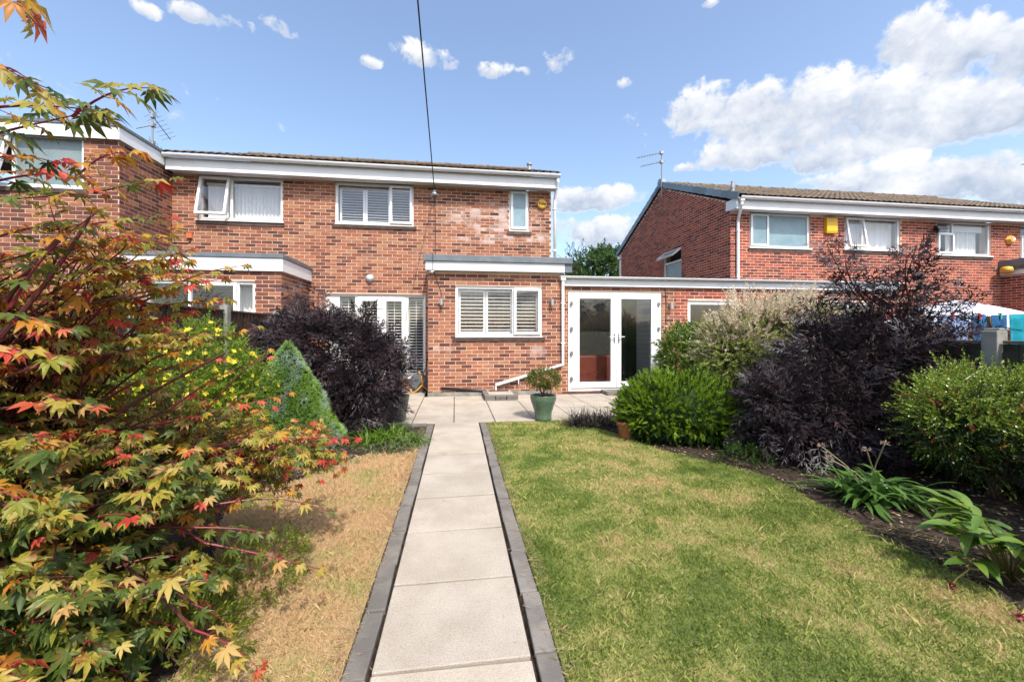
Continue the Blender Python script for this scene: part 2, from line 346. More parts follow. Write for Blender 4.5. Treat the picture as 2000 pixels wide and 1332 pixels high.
# ------------------------------------------------------------------ brick walls
CO = .075; BH = .0625; BL = .2125; JT = .0125
class House:
    def __init__(s, name, label, loc, bmat, mmat):
        s.root = thing(name, label, 'house', loc); s.bmat = bmat; s.mmat = mmat; s.cand = []; s.rest = MB(); s.k = 0
    def wall(s, name, p0, d, length, z0, z1, openings=(), top=None, thick=.26, bricks=True, seed=1, zb=None):
        """p0: start (x,y); d: unit direction along the wall with the outer side on its right; openings in (u0,u1,z0,z1)"""
        rng = random.Random(seed); d = Vector((d[0], d[1], 0)); n = Vector((d.y, -d.x, 0)); P = Vector((p0[0], p0[1], 0))
        W = lambda u, z, o=0: P+d*u+n*o+Vector((0, 0, z))
        us = sorted({0, length, *[o[0] for o in openings], *[o[1] for o in openings]}); zs = sorted({z0, z1, *[o[2] for o in openings], *[o[3] for o in openings]})
        us = [u for u in us if 0 <= u <= length]; zs = [z for z in zs if z0 <= z <= z1]
        solid = lambda i, j: 0 <= i < len(us)-1 and 0 <= j < len(zs)-1 and not any(o[0]-1e-6 <= us[i] and us[i+1] <= o[1]+1e-6 and o[2]-1e-6 <= zs[j] and zs[j+1] <= o[3]+1e-6 for o in openings)
        m = MB()
        for i in range(len(us)-1):
            for j in range(len(zs)-1):
                if not solid(i, j): continue
                a, b, c, e = us[i], us[i+1], zs[j], zs[j+1]
                m.quad(W(a,c), W(b,c), W(b,e), W(a,e)); m.quad(W(b,c,-thick), W(a,c,-thick), W(a,e,-thick), W(b,e,-thick))
                if not solid(i-1, j): m.quad(W(a,c,-thick), W(a,c), W(a,e), W(a,e,-thick))
                if not solid(i+1, j): m.quad(W(b,c), W(b,c,-thick), W(b,e,-thick), W(b,e))
                if not solid(i, j-1): m.quad(W(b,c), W(a,c), W(a,c,-thick), W(b,c,-thick))
                if not solid(i, j+1): m.quad(W(a,e), W(b,e), W(b,e,-thick), W(a,e,-thick))
        if top:                                      # gable triangle above z1: list of (u, z)
            poly = [W(u, z) for (u, z) in top]; m.prism(poly, -n*thick)
        wall = m.build(name, s.mmat, s.root)
        if not bricks: return wall
        zmax = max([z1]+[z for (_, z) in (top or [])]); zst = z0 if zb is None else zb
        def lim(z):                                  # the run of u inside the gable at height z
            if not top or z <= z1: return 0, length
            lo, hi = 1e9, -1e9; pts = list(top)
            for (ua, za), (ub, zb_) in zip(pts, pts[1:]+pts[:1]):
                if (za-z)*(zb_-z) <= 0 and za != zb_:
                    u = ua+(z-za)/(zb_-za)*(ub-ua); lo = min(lo, u); hi = max(hi, u)
            return lo, hi
        r = 0; z = zst
        while z+BH <= zmax+.001:
            lo, hi = lim(z+BH)
            off = 0 if r % 2 == 0 else -(BL+JT)/2
            u = off
            while u < length:
                segs = [(max(u, lo, 0), min(u+BL, hi, length))]
                for o in openings:
                    if z+BH > o[2]+.02 and z < o[3]-.02:
                        ns = []
                        for (a, b) in segs:
                            if b <= o[0] or a >= o[1]: ns.append((a, b))
                            else:
                                if a < o[0]: ns.append((a, o[0]-.001))
                                if b > o[1]: ns.append((o[1]+.001, b))
                        segs = ns
                for (a, b) in segs:
                    if b-a < .03: continue
                    pr = .003+rng.uniform(-.001, .002); c = W((a+b)/2, z+BH/2, pr-.02)
                    if abs((b-a)-BL) < .002:
                        x, y, t = pix(c)
                        ok = t > .5 and -20 < x < 2020 and 0 < y < 1332
                        s.cand.append((1/t if ok else 0, wall, c, d.copy(), n.copy()))
                    else: s._box(c, d, n, b-a)
                u += BL+JT
            z += CO; r += 1
        return wall
    def _box(s, c, d, n, L):
        h = d*(L/2); k = n*.02; e = Vector((0, 0, BH/2))
        s.rest.add([c-h-k-e, c+h-k-e, c+h+k-e, c-h+k-e, c-h-k+e, c+h-k+e, c+h+k+e, c-h+k+e],
                   [(0,3,2,1),(4,5,6,7),(2,3,7,6),(1,2,6,5),(3,0,4,7)])
    def finish(s, hide=lambda x, y, t: False, n=300):
        def score(q):
            if q[0] == 0: return 0
            x, y, t = pix(q[2]); return 0 if hide(x, y, t) else q[0]*(abs(q[4].y)*1+abs(q[4].x)*.6)
        s.cand.sort(key=score, reverse=True)
        meshes = {}
        for i, (a, wall, c, d, nn) in enumerate(s.cand):
            if i < n and a > 0:
                key = (round(d.x), round(d.y))
                if key not in meshes:
                    mb = MB(); h = d*(BL/2); k = nn*.02; e = Vector((0, 0, BH/2)); o = Vector((0,0,0))
                    mb.add([o-h-k-e, o+h-k-e, o+h+k-e, o-h+k-e, o-h-k+e, o+h-k+e, o+h+k+e, o-h+k+e], [(0,3,2,1),(4,5,6,7),(2,3,7,6),(1,2,6,5),(3,0,4,7)])
                    me = bpy.data.meshes.new('brick'); me.from_pydata(mb.v, [], mb.f); me.materials.append(s.bmat); me.update(); meshes[key] = me
                link_copy('brick', meshes[key], wall, c)
            else: s._box(c, d, nn, BL)
        if s.rest.v:
            o = s.rest.build('brickwork', s.bmat, s.root); o['kind'] = 'stuff'

# ------------------------------------------------------------------ windows facing the garden (towards -Y)
def bars(m, x0, x1, z0, z1, y0, y1, wd):
    m.box(x0, x0+wd, y0, y1, z0, z1); m.box(x1-wd, x1, y0, y1, z0, z1)
    m.box(x0+wd, x1-wd, y0, y1, z0, z0+wd); m.box(x0+wd, x1-wd, y0, y1, z1-wd, z1); return m
def sash(win, x0, x1, z0, z1, y, glass, ang=0, side=None, wd=.052):
    m = bars(MB(), x0, x1, z0, z1, y-.055, y, wd); g = MB().box(x0+wd-.004, x1-wd+.004, y-.032, y-.026, z0+wd-.004, z1-wd+.004)
    if ang:
        if side == 'top': R = Matrix.Translation((0, y, z1)) @ Matrix.Rotation(-ang, 4, 'X') @ Matrix.Translation((0, -y, -z1))
        elif side == 'left': R = Matrix.Translation((x0, y, 0)) @ Matrix.Rotation(-ang, 4, 'Z') @ Matrix.Translation((-x0, -y, 0))
        else: R = Matrix.Translation((x1, y, 0)) @ Matrix.Rotation(ang, 4, 'Z') @ Matrix.Translation((-x1, -y, 0))
        m.v = [tuple(R @ Vector(p)) for p in m.v]; g.v = [tuple(R @ Vector(p)) for p in g.v]
    m.build('sash', M_WHITE, win, bevel=.004); g.build('pane', glass, win)
def window(h, x0, x1, z0, z1, y, cells, fw=.055, sill=None, name='window', rec=.03, backs=True):
    """cells: (fx0, fx1, fz0, fz1, kind, glass[, angle, side]) fractions of the inside of the frame"""
    root = h.root if hasattr(h, 'root') else h
    yf = y+rec; m = bars(MB(), x0, x1, z0, z1, yf, yf+.07, fw)
    ix0, ix1, iz0, iz1 = x0+fw, x1-fw, z0+fw, z1-fw; mw = .05
    X = lambda f: ix0+f*(ix1-ix0); Z = lambda f: iz0+f*(iz1-iz0)
    fx = sorted({c[0] for c in cells if c[0] > 0})
    for f in fx: m.box(X(f)-mw/2, X(f)+mw/2, yf+.004, yf+.066, iz0, iz1)
    for c in cells:
        if c[2] > 0:
            m.box(X(c[0])+(mw/2 if c[0] else 0), X(c[1])-(mw/2 if c[1] < 1 else 0), yf+.008, yf+.062, Z(c[2])-mw/2, Z(c[2])+mw/2)
    win = m.build(name, M_WHITE, root, bevel=.004)
    for c in cells:
        a, b = X(c[0])+(mw/2 if c[0] else 0), X(c[1])-(mw/2 if c[1] < 1 else 0); e, f = Z(c[2])+(mw/2 if c[2] else 0), Z(c[3])-(mw/2 if c[3] < 1 else 0)
        if c[4] == 'fixed': box('pane', c[5], win, a-.004, b+.004, yf+.03, yf+.036, e-.004, f+.004)
        else: sash(win, a-.02, b+.02, e-.02, f+.02, yf+.004 if c[4] == 'sash' else yf, c[5], *(c[6:8] if len(c) > 6 else ()))
    if sill == 'white':
        box('sill', M_WHITE, win, x0-.03, x1+.03, y-.05, yf+.02, z0-.035, z0-.003, bevel=.004)
        box('sill_tile', M_BRICKSILL, win, x0-.04, x1+.04, y-.025, y+.03, z0-.11, z0-.037)
    elif sill == 'tile':
        box('sill', M_WHITE, win, x0-.005, x1+.005, y-.02, yf+.02, z0-.022, z0-.002, bevel=.004)
        box('sill_tile', M_BRICKSILL, win, x0-.06, x1+.06, y-.035, y+.03, z0-.10, z0-.025)
    return win
def room(h, x0, x1, y0, y1, z0, z1, mat=None, name='room_lining', ceiling=True):
    m = MB(); A = Vector
    m.quad((x0,y1,z0),(x0,y1,z1),(x1,y1,z1),(x1,y1,z0)); m.quad((x0,y0,z0),(x0,y0,z1),(x0,y1,z1),(x0,y1,z0))
    m.quad((x1,y1,z0),(x1,y1,z1),(x1,y0,z1),(x1,y0,z0)); m.quad((x0,y0,z0),(x0,y1,z0),(x1,y1,z0),(x1,y0,z0))
    if ceiling: m.quad((x0,y1,z1),(x0,y0,z1),(x1,y0,z1),(x1,y1,z1))
    return m.build(name, mat or M_ROOM, h.root if hasattr(h, 'root') else h)
def shutters(win, x0, x1, z0, z1, y, n, stile=.045, rod=True):
    """a plantation shutter panel behind the glass: frame and open louvres"""
    f = bars(MB(), x0, x1, z0, z1, y, y+.03, stile).build('shutter_panel', M_WHITE, win)
    zz0, zz1 = z0+stile, z1-stile; st = (zz1-zz0)/n
    mb = MB(); L = (x1-x0-2*stile); wv = .032; a = math.radians(14)
    c = [(-wv*math.cos(a), -wv*math.sin(a)), (wv*math.cos(a), wv*math.sin(a))]
    t = .006
    prof = [(c[0][0], c[0][1]-t*.3), (0, -t), (c[1][0], c[1][1]-t*.3), (c[1][0], c[1][1]+t*.3), (0, t), (c[0][0], c[0][1]+t*.3)]
    mb.prism([(-L/2, p[0], p[1]) for p in prof], (L, 0, 0))
    me = bpy.data.meshes.new('louvre'); me.from_pydata([tuple(v) for v in mb.v], [], mb.f); me.materials.append(M_WHITE); me.update()
    for i in range(n): link_copy('louvre', me, win, ((x0+x1)/2, y+.015, zz0+(i+.5)*st))
    if rod: box('tilt_rod', M_WHITE, win, (x0+x1)/2-.006, (x0+x1)/2+.006, y-.035, y-.023, zz0, zz1)
def gutter(h, x0, x1, y, z, r=.055, name='gutter', step=.9, back=None):
    """half-round gutter running along X, its lip at height z; with joint clips"""
    n = 8; prof = [(y+r*math.cos(a), z-r*1.0*math.sin(a)) for a in [math.pi*i/n for i in range(n+1)]]
    inner = [(y+(r-.005)*math.cos(a), z-(r-.005)*math.sin(a)) for a in [math.pi*i/n for i in range(n, -1, -1)]]
    g = MB().prism([(x0, p[0], p[1]) for p in prof+inner], (x1-x0, 0, 0)).build(name, M_WHITE, h.root)
    me = None
    x = x0+step*.4
    while x < x1:
        if me is None:
            mb = MB(); pr2 = [((r+.006)*math.cos(a), -(r+.006)*math.sin(a)) for a in [math.pi*i/n for i in range(n+1)]]+[((r+.001)*math.cos(a), -(r+.001)*math.sin(a)) for a in [math.pi*i/n for i in range(n, -1, -1)]]
            mb.prism([(-.02, p[0], p[1]) for p in pr2], (.04, 0, 0))
            me = bpy.data.meshes.new('gutter_clip'); me.from_pydata([tuple(v) for v in mb.v], [], mb.f); me.materials.append(M_WHITE); me.update()
        link_copy('gutter_clip', me, g, (x, y, z)); x += step
    return g
def roof_tiles(h, x0, x1, ye, ze, yr, zr, wd=.33, ex=.345, n=300, seed=3):
    """interlocking concrete tiles on the slope from the eave (ye, ze) to the ridge"""
    rng = random.Random(seed); root = h.root
    sl = Vector((0, yr-ye, zr-ze)); LN = sl.length; s = sl.normalized(); up = Vector((1,0,0)).cross(s)
    slab = MB().prism([(x0, ye, ze-.03), (x0, yr, zr-.03), (x0, yr, zr-.09), (x0, ye, ze-.09)], (x1-x0, 0, 0)).build('roof', M_FELT, root)
    K = 9; mb = MB(); vs = []
    pr = [(i/(K-1)*wd-wd/2, .022*(.5-.5*math.cos(4*math.pi*i/(K-1)))) for i in range(K)]
    for (y, lift) in ((0, .03), (ex+.06, .012)):
        for dz in (0, -.014):
            for (x, z) in pr: vs.append((x, y, z+lift+dz))
    fs = []
    for i in range(K-1):
        fs += [(i, i+1, 2*K+i+1, 2*K+i), (K+i+1, K+i, 3*K+i, 3*K+i+1), (K+i, K+i+1, i+1, i)]
    fs += [(0, 2*K, 3*K, K), (K-1, 2*K-1, 4*K-1, 3*K-1)]
    me = bpy.data.meshes.new('roof_tile'); me.from_pydata(vs, [], fs); me.materials.append(M_TILE); me.update()
    Q = Matrix((Vector((1,0,0)), s, up)).transposed().to_quaternion()
    cells = []
    nr = int(LN/ex)+1; nc = int((x1-x0)/wd)
    for j in range(nr):
        for i in range(nc):
            p = Vector((x0+(i+.5)*(x1-x0)/nc, ye, ze))+s*(j*ex+rng.uniform(-.006, .006))+up*rng.uniform(0, .008)
            if j == nr-1: p = Vector((p.x, ye, ze))+s*(LN-ex*.9)
            cells.append((pix(p)[2], p, rng.uniform(-.02, .02)))
    cells.sort(key=lambda c: c[0]); rest = MB()
    for i, (t, p, a) in enumerate(cells):
        q = Q @ Quaternion((0, 0, 1), a*.4)
        if i < n: link_copy('roof_tile', me, slab, p, q)
        else:
            R = q.to_matrix(); rest.add([p+R @ Vector(v) for v in vs], fs)
    if rest.v: rest.build('roof_tiling', M_TILE, root)['kind'] = 'stuff'
    # ridge tiles and the slope behind
    L = .45; k = int((x1-x0)/L); pr = [(.11*math.cos(a), .085*math.sin(a)) for a in [math.pi*i/6 for i in range(7)]]
    mb = MB(); mb.prism([(-L/2+.004, p[0], p[1]) for p in pr], (L-.02, 0, 0)); mb.prism([(L/2-.05, p[0]*1.1, p[1]*1.15) for p in pr], (.05, 0, 0))
    mr = bpy.data.meshes.new('ridge_tile'); mr.from_pydata([tuple(v) for v in mb.v], [], mb.f); mr.materials.append(M_TILE); mr.update()
    for i in range(k): link_copy('ridge_tile', mr, slab, (x0+(i+.5)*(x1-x0)/k, yr, zr+.0+rng.uniform(-.008, .008)))
    return slab
# ------------------------------------------------------------------ setting: ground, lawn, path, patio
YM, YE, YL, XG = 9.75, 8.54, 8.60, 7.10
def ground_mat():
    m, k, p, o = base_mat('soil')
    pos = k.pos(); a = k.noise(pos, 18, 6, .65); b = k.noise(pos, 2.2, 3)
    c = k.mix(k.step(a, .38, .66), (.026,.019,.014), (.075,.056,.042)); c = k.mix(k.step(b, .4, .7, 0, .5), c, (.04,.032,.024))
    k.put(p, 'Base Color', c); p.inputs['Roughness'].default_value = .97; p.inputs['Specular IOR Level'].default_value = .1
    k.put(p, 'Normal', k.bump(a, .9, .02)); return m
M_SOIL = ground_mat()
gm = MB(); gm.quad((-900,-900,0), (900,-900,0), (900,900,0), (-900,900,0))
tag(gm.build('ground', M_SOIL), kind='structure', label='bare brown soil of the flower beds and ground around the houses', cat='ground')

# the path: edges read off the photograph on the ground plane
pl0, pl1 = onG(850.8, 826.8), onG(724.6, 1332); pr0, pr1 = onG(934.7, 826.8), onG(1046.5, 1332)
def edge(a, b, Y): f = (Y-a.y)/(b.y-a.y); return a.x+f*(b.x-a.x)
PL = lambda Y: edge(pl0, pl1, Y); PR = lambda Y: edge(pr0, pr1, Y)
PATIO_Y = 6.02
path = MB().prism([(PL(.2)+.0, .2, .002), (PR(.2), .2, .002), (PR(PATIO_Y), PATIO_Y, .002), (PL(PATIO_Y), PATIO_Y, .002)], (0,0,.012)).build('path', M_SOIL)
tag(path, kind='structure', label='straight garden path of pale concrete flags between grey kerbs', cat='path')
rs = random.Random(5)
joints = [PATIO_Y-.008]+[onG(880, y).y for y in (841, 864.7, 893.8, 929.8, 977.7, 1044.4, 1146.6, 1317)]; st = joints[-2]-joints[-1]
while joints[-1] > .4: joints.append(joints[-1]-st)
for a, b in zip(joints, joints[1:]):
    g = .0085; sk = rs.uniform(-.008, .008); z = .034+rs.uniform(-.003, .003)
    q = [(PL(b)+.002, b+g-sk), (PR(b)-.004, b+g+sk), (PR(a)-.004, a-g+sk*.5), (PL(a)+.002, a-g-sk*.5)]
    MB().prism([(x, y, z-.03) for x, y in q], (0, 0, .03)).build('paving_slab', M_SLAB, path, bevel=.004)
KW = .105
for side, E, s, lab in (('l', PL, -1, 'grey concrete kerb along the dry straw lawn side of the path'), ('r', PR, 1, 'grey concrete kerb along the green lawn side of the path')):
    kb = MB(); kb.prism([(E(.2)+s*.012, .2, .001), (E(.2)+s*(KW+.01), .2, .001), (E(PATIO_Y)+s*(KW+.01), PATIO_Y, .001), (E(PATIO_Y)+s*.012, PATIO_Y, .001)][::(1 if s > 0 else -1)], (0,0,.008))
    ko = tag(kb.build('kerb', M_SOIL), lab, 'kerb', kind='structure')
    y = PATIO_Y-.01
    while y > .3:
        L = .40+rs.uniform(-.01, .01); y2 = y-L; o1 = rs.uniform(-.006, .006); o2 = rs.uniform(-.006, .006); z = .030+rs.uniform(-.006, .006)
        q = [(E(y2)+s*(.016+o1), y2+.005), (E(y2)+s*(KW+o1), y2+.005), (E(y)+s*(KW+o2), y-.003), (E(y)+s*(.016+o2), y-.003)]
        if s < 0: q = q[::-1]
        MB().prism([(a, b, z-.06) for a, b in q], (0, 0, .06)).build('kerb_block', M_KERB, ko, bevel=.006)
        y = y2
# patio
PX0, PX1 = -3.1, 4.85
patio = MB().box(PX0, PX1, PATIO_Y, YL-.0, .001, .012).build('patio', M_SOIL); tag(patio, 'patio of pale concrete flags along the back of the brick house', 'patio', kind='structure')
MB().box(PX0, -.62, YL+.004, YM-.01, .001, .012).build('recess_bed', M_SOIL, patio)
sw, sl = .606, .505; jx = edge(pl0, pl1, PATIO_Y)+.27
x = jx-sw*6
while x < PX1:
    y = PATIO_Y+.006; x2 = min(x+sw, PX1)
    if x2 > PX0:
        xa = max(x, PX0)
        while y < YM-.05:
            y2 = y+sl; cx = (xa+x2)/2
            ylim = YM-.012 if cx < -.6 else (YE-.05 if cx < 2.3 else YL-.13)
            y2 = min(y2, ylim)
            if y2-y > .06:
                z = .026+rs.uniform(-.003, .003); g = .0065
                MB().prism([(xa+g, y+g*.7, z-.02), (x2-g, y+g*.7, z-.02), (x2-g, y2-g*.7, z-.02), (xa+g, y2-g*.7, z-.02)], (0, 0, .02)).build('paving_slab', M_SLAB, patio, bevel=.003)
            y = y2
            if y >= ylim-.001: break
    x += sw
# grey kerb blocks between patio and flower bed, left of the path
ko = tag(MB().box(PX0, PL(PATIO_Y)-.02, PATIO_Y-.115, PATIO_Y-.004, .0008, .006).build('patio_kerb', M_SOIL), 'grey kerb closing the patio edge above the grass clumps', 'kerb', kind='structure')
x = PL(PATIO_Y)-.11
while x > PX0: MB().box(x-.395, x-.004, PATIO_Y-.108, PATIO_Y-.012, .002, .036+rs.uniform(-.004, .004)).build('kerb_block', M_KERB, ko, bevel=.006); x -= .4

# lawns
def lawn_colour(k, pos, dry):
    big = k.noise(pos, .9, 4, .6); mid = k.noise(pos, 3.2, 4, .6, .4); fine = k.noise(pos, 26, 3)
    v = k.math('ADD', k.math('MULTIPLY_ADD', k.math('SUBTRACT', big, .5), 1.8, .5+dry), k.math('ADD', k.math('MULTIPLY', k.math('SUBTRACT', mid, .5), 1.5), k.math('MULTIPLY', k.math('SUBTRACT', fine, .5), .5)))
    return v
def grass_mats(name, dry):
    out = []
    for kind in ('turf', 'blade'):
        m, k, p, o = base_mat(name+'_'+kind); pos = k.pos(); v = lawn_colour(k, pos, dry)
        r = k.rnd() if kind == 'blade' else k.noise(pos, 130, 3)
        v2 = k.math('MULTIPLY_ADD', k.math('SUBTRACT', r, .5), .6, v, clamp=True)
        c = k.ramp(v2, [(0, (.13,.20,.035)), (.2, (.22,.29,.055)), (.40, (.38,.40,.11)), (.58, (.54,.46,.20)), (.78, (.62,.44,.225)), (1, (.64,.43,.235))])
        if kind == 'turf': c = k.mix(.3, c, (.25,.18,.085))
        k.put(p, 'Base Color', c); p.inputs['Roughness'].default_value = .7; p.inputs['Specular IOR Level'].default_value = .25
        if kind == 'turf': k.put(p, 'Normal', k.bump(k.noise(pos, 160, 3), 1, .02))
        else:
            t = k.new('ShaderNodeBsdfTranslucent'); k.put(t, 0, c); mx = k.new('ShaderNodeMixShader'); mx.inputs[0].default_value = .35
            k.l.new(p.outputs[0], mx.inputs[1]); k.l.new(t.outputs[0], mx.inputs[2]); k.l.new(mx.outputs[0], o.inputs[0])
        out.append(m)
    return out
def inpoly(P, poly):
    x, y = P[:, 0], P[:, 1]; ins = np.zeros(len(P), bool); n = len(poly); j = n-1
    for i in range(n):
        xi, yi = poly[i][:2]; xj, yj = poly[j][:2]
        c = ((yi > y) != (yj > y)) & (x < (xj-xi)*(y-yi)/((yj-yi) or 1e-9)+xi); ins ^= c; j = i
    return ins
def smooth_poly(pts):
    out = []
    for a, b in zip(pts, pts[1:]): out += [a, a.lerp(b, .5)]
    return out+[pts[-1]]
ke = KW+.012
edge_r = [onG(*p) for p in ((1112,824),(1160,836),(1215,853),(1300,884),(1400,906),(1500,934),(1600,986),(1700,1042),(1800,1092),(1900,1140),(2000,1200),(2150,1330))]
right_poly = [Vector((PR(Y)+ke, Y, 0)) for Y in np.linspace(.6, PATIO_Y-.008, 12)]+[Vector((edge_r[0].x, PATIO_Y-.008, 0))]+edge_r[1:]+[Vector((edge_r[-1].x, .6, 0))]
edge_l = [onG(*p) for p in ((836,866),(790,876),(740,884),(700,894),(650,915),(590,938),(520,955),(470,975),(440,1000),(425,1050),(415,1120),(395,1200),(340,1332))]
left_poly = [Vector((PL(Y)-ke, Y, 0)) for Y in np.linspace(edge_l[0].y, .6, 12)]+[Vector((edge_l[-1].x-.3, .6, 0))]+edge_l[::-1]
def lawn(name, poly, dry, label, dens, seed, blabel):
    rng = np.random.default_rng(seed); mt, mb_ = grass_mats(name, dry)
    bm = bmesh.new(); vs = [bm.verts.new((p.x, p.y, .012)) for p in poly]; f = bm.faces.new(vs)
    if f.normal.z < 0: f.normal_flip()
    bmesh.ops.triangulate(bm, faces=[f]); me = bpy.data.meshes.new('lawn'); bm.to_mesh(me); bm.free(); me.materials.append(mt)
    o = bpy.data.objects.new('lawn', me); col.objects.link(o); tag(o, label, 'lawn', kind='structure')
    A = np.array([[p.x, p.y] for p in poly]); lo, hi = A.min(0), A.max(0); lo[1] = max(lo[1], 1.15)
    N = int((hi[0]-lo[0])*(hi[1]-lo[1])*dens); P = rng.uniform(lo, hi, (N, 2))
    P = P[inpoly(P, poly)]; keep = rng.random(len(P)) < np.clip(2.6/np.maximum(P[:, 1], .5), .28, 1)
    P = P[keep]; # a ragged fringe over the edge
    P += rng.normal(0, .012, P.shape); n = len(P)
    dist = np.clip(P[:, 1]/2.4, 1, 2.3)
    clump = .5+.5*np.sin(P[:, 0]*7.1+2*np.sin(P[:, 1]*5.3))*np.sin(P[:, 1]*6.3+1.7*np.sin(P[:, 0]*4.1))
    H = rng.uniform(.008, .019, n)*(1+.5*clump)*(1+1.3*(rng.random(n) < .025)); W = rng.uniform(.0010, .0019, n)*dist
    a = rng.uniform(0, 2*np.pi, n); lean = rng.uniform(.15, 1.1, n)*H*1.1; b = rng.uniform(0, 2*np.pi, n)
    V = np.zeros((n, 4, 3)); bx, by = np.cos(b)*lean, np.sin(b)*lean; wx, wy = np.cos(a)*W, np.sin(a)*W
    V[:, 0] = np.c_[P[:, 0]-wx, P[:, 1]-wy, np.full(n, .008)]; V[:, 1] = np.c_[P[:, 0]+wx, P[:, 1]+wy, np.full(n, .008)]
    V[:, 2] = np.c_[P[:, 0]+bx*.4+wx*.9, P[:, 1]+by*.4+wy*.9, .01+H*.65]
    V[:, 3] = np.c_[P[:, 0]+bx, P[:, 1]+by, .01+H]
    T = (np.arange(n)[:, None, None]*4+np.array([[0,1,2],[0,2,3]])[None]).reshape(-1, 3)
    me = tri_mesh('grass', V.reshape(-1, 3), T, [mb_]); g = bpy.data.objects.new('grass', me); col.objects.link(g)
    return tag(g, blabel, 'grass', kind='stuff')
lawn('green_lawn', right_poly, -.20, 'patchy green and straw lawn on the shrub border side of the path', 20000, 11, 'short patchy green grass blades beside the dark shrub border')
lawn('dry_lawn', left_poly, .40, 'sun-dried straw coloured lawn beside the Japanese maple', 19000, 12, 'parched straw coloured grass blades beside the maple')

# ------------------------------------------------------------------ the brick house in the middle
def rect(px0, px1, pyt, pyb, Y):
    c = (px0+px1)/2; return onY(px0, 600, Y).x, onY(px1, 600, Y).x, onY(c, pyb, Y).z, onY(c, pyt, Y).z
HM = House('terraced_house', 'brown brick house with shuttered windows, flat-roofed extension and white French doors', (-1.9, YM, 0), M_BRICK_A, M_MORTAR_A)
XL, XR = -6.03, 2.32; SOF = 4.755
wA = rect(387, 552, 346, 431, YM); wB = rect(654.5, 808, 355, 439, YM); wC = rect(995, 1033, 371, 451, YM); dP = rect(637, 831, 575, 741, YM)
wA = (*wA[:3], SOF); wB = (*wB[:3], SOF); wC = (*wC[:3], SOF)
U = lambda r, x0: (r[0]-x0, r[1]-x0, r[2], r[3])
HM.wall('rear_wall', (XL, YM), (1, 0), XR-XL, 0, SOF, [U(wA, XL), U(wB, XL), U(wC, XL), U(dP, XL)], seed=1)
EX0, EX1 = onY(836, 700, YE).x, 2.28; ETOP = 2.60
wE = rect(889.5, 1059, 559.5, 657, YE)
HM.wall('extension_wall', (EX0+.003, YE), (1, 0), EX1-EX0-.006, 0, ETOP, [U(wE, EX0+.003)], seed=2)
HM.wall('extension_side_wall', (EX0, YM-.003), (0, -1), YM-YE-.006, 0, ETOP, seed=3)
HM.wall('extension_side_wall', (EX1, YE+.003), (0, 1), 2.2, 0, ETOP, seed=4, bricks=False)
LX1 = onY(1320, 600, YL).x; dL = rect(1110, 1292, 569.5, 763, YL)
HM.wall('link_wall', (EX1+.003, YL), (1, 0), LX1-EX1-.006, 0, 2.42, [U(dL, EX1+.003)], seed=5)
box('gable_wall', M_MORTAR_A, HM.root, XR-.26, XR-.004, YM+.265, 16.8, 0, 4.9)
box('far_wall', M_MORTAR_A, HM.root, XL, XR, 16.81, 17.0, 0, 4.9)
# doors and windows
A1 = math.radians(14)
winA = window(HM, *wA, YM, [(0,.37,0,1,'open',M_GLASS,math.radians(13),'top'), (.37,1,0,1,'fixed',M_GLASS)], sill='white')
winB = window(HM, *wB, YM, [(0,.70,0,1,'fixed',M_GLASS), (.70,1,0,1,'sash',M_GLASS)], sill='tile')
winC = window(HM, *wC, YM, [(0,1,0,1,'sash',M_FROST)], sill='tile')
winE = window(HM, *wE, YE, [(0,.675,0,1,'fixed',M_GLASS), (.675,1,0,1,'sash',M_GLASS)], sill='tile')
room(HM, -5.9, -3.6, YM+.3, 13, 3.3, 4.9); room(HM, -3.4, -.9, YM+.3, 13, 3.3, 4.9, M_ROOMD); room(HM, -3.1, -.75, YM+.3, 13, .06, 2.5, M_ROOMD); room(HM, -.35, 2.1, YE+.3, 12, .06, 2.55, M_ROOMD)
# vertical blind in the left bedroom
mb = MB().prism([(-.034, 0, 0), (.028, .05, 0), (.033, .056, 0), (-.029, .006, 0)], (0, 0, wA[3]-wA[2]-.22))
bme = bpy.data.meshes.new('blind_strip'); bme.from_pydata([tuple(v) for v in mb.v], [], mb.f); bme.materials.append(M_BLIND); bme.update()
nb = 20
for i in range(nb):
    x = wA[0]+.09+(i+.5)*(wA[1]-wA[0]-.18)/nb; link_copy('blind_strip', bme, winA, (x, YM+.2, wA[2]+.07))
box('blind_headrail', M_WHITE, winA, wA[0]+.06, wA[1]-.06, YM+.19, YM+.25, wA[3]-.15, wA[3]-.10)
def sh3(win, r, y, n, f):
    xs = [r[0]+.06, r[0]+.06+(r[1]-r[0]-.12)*f/2, r[0]+.06+(r[1]-r[0]-.12)*f, r[1]-.06]
    for a, b in zip(xs, xs[1:]): shutters(win, a+.004, b-.004, r[2]+.06, r[3]-.07, y, n, rod=False)
sh3(winB, wB, YM+.15, 12, .70); sh3(winE, wE, YE+.15, 11, .675)
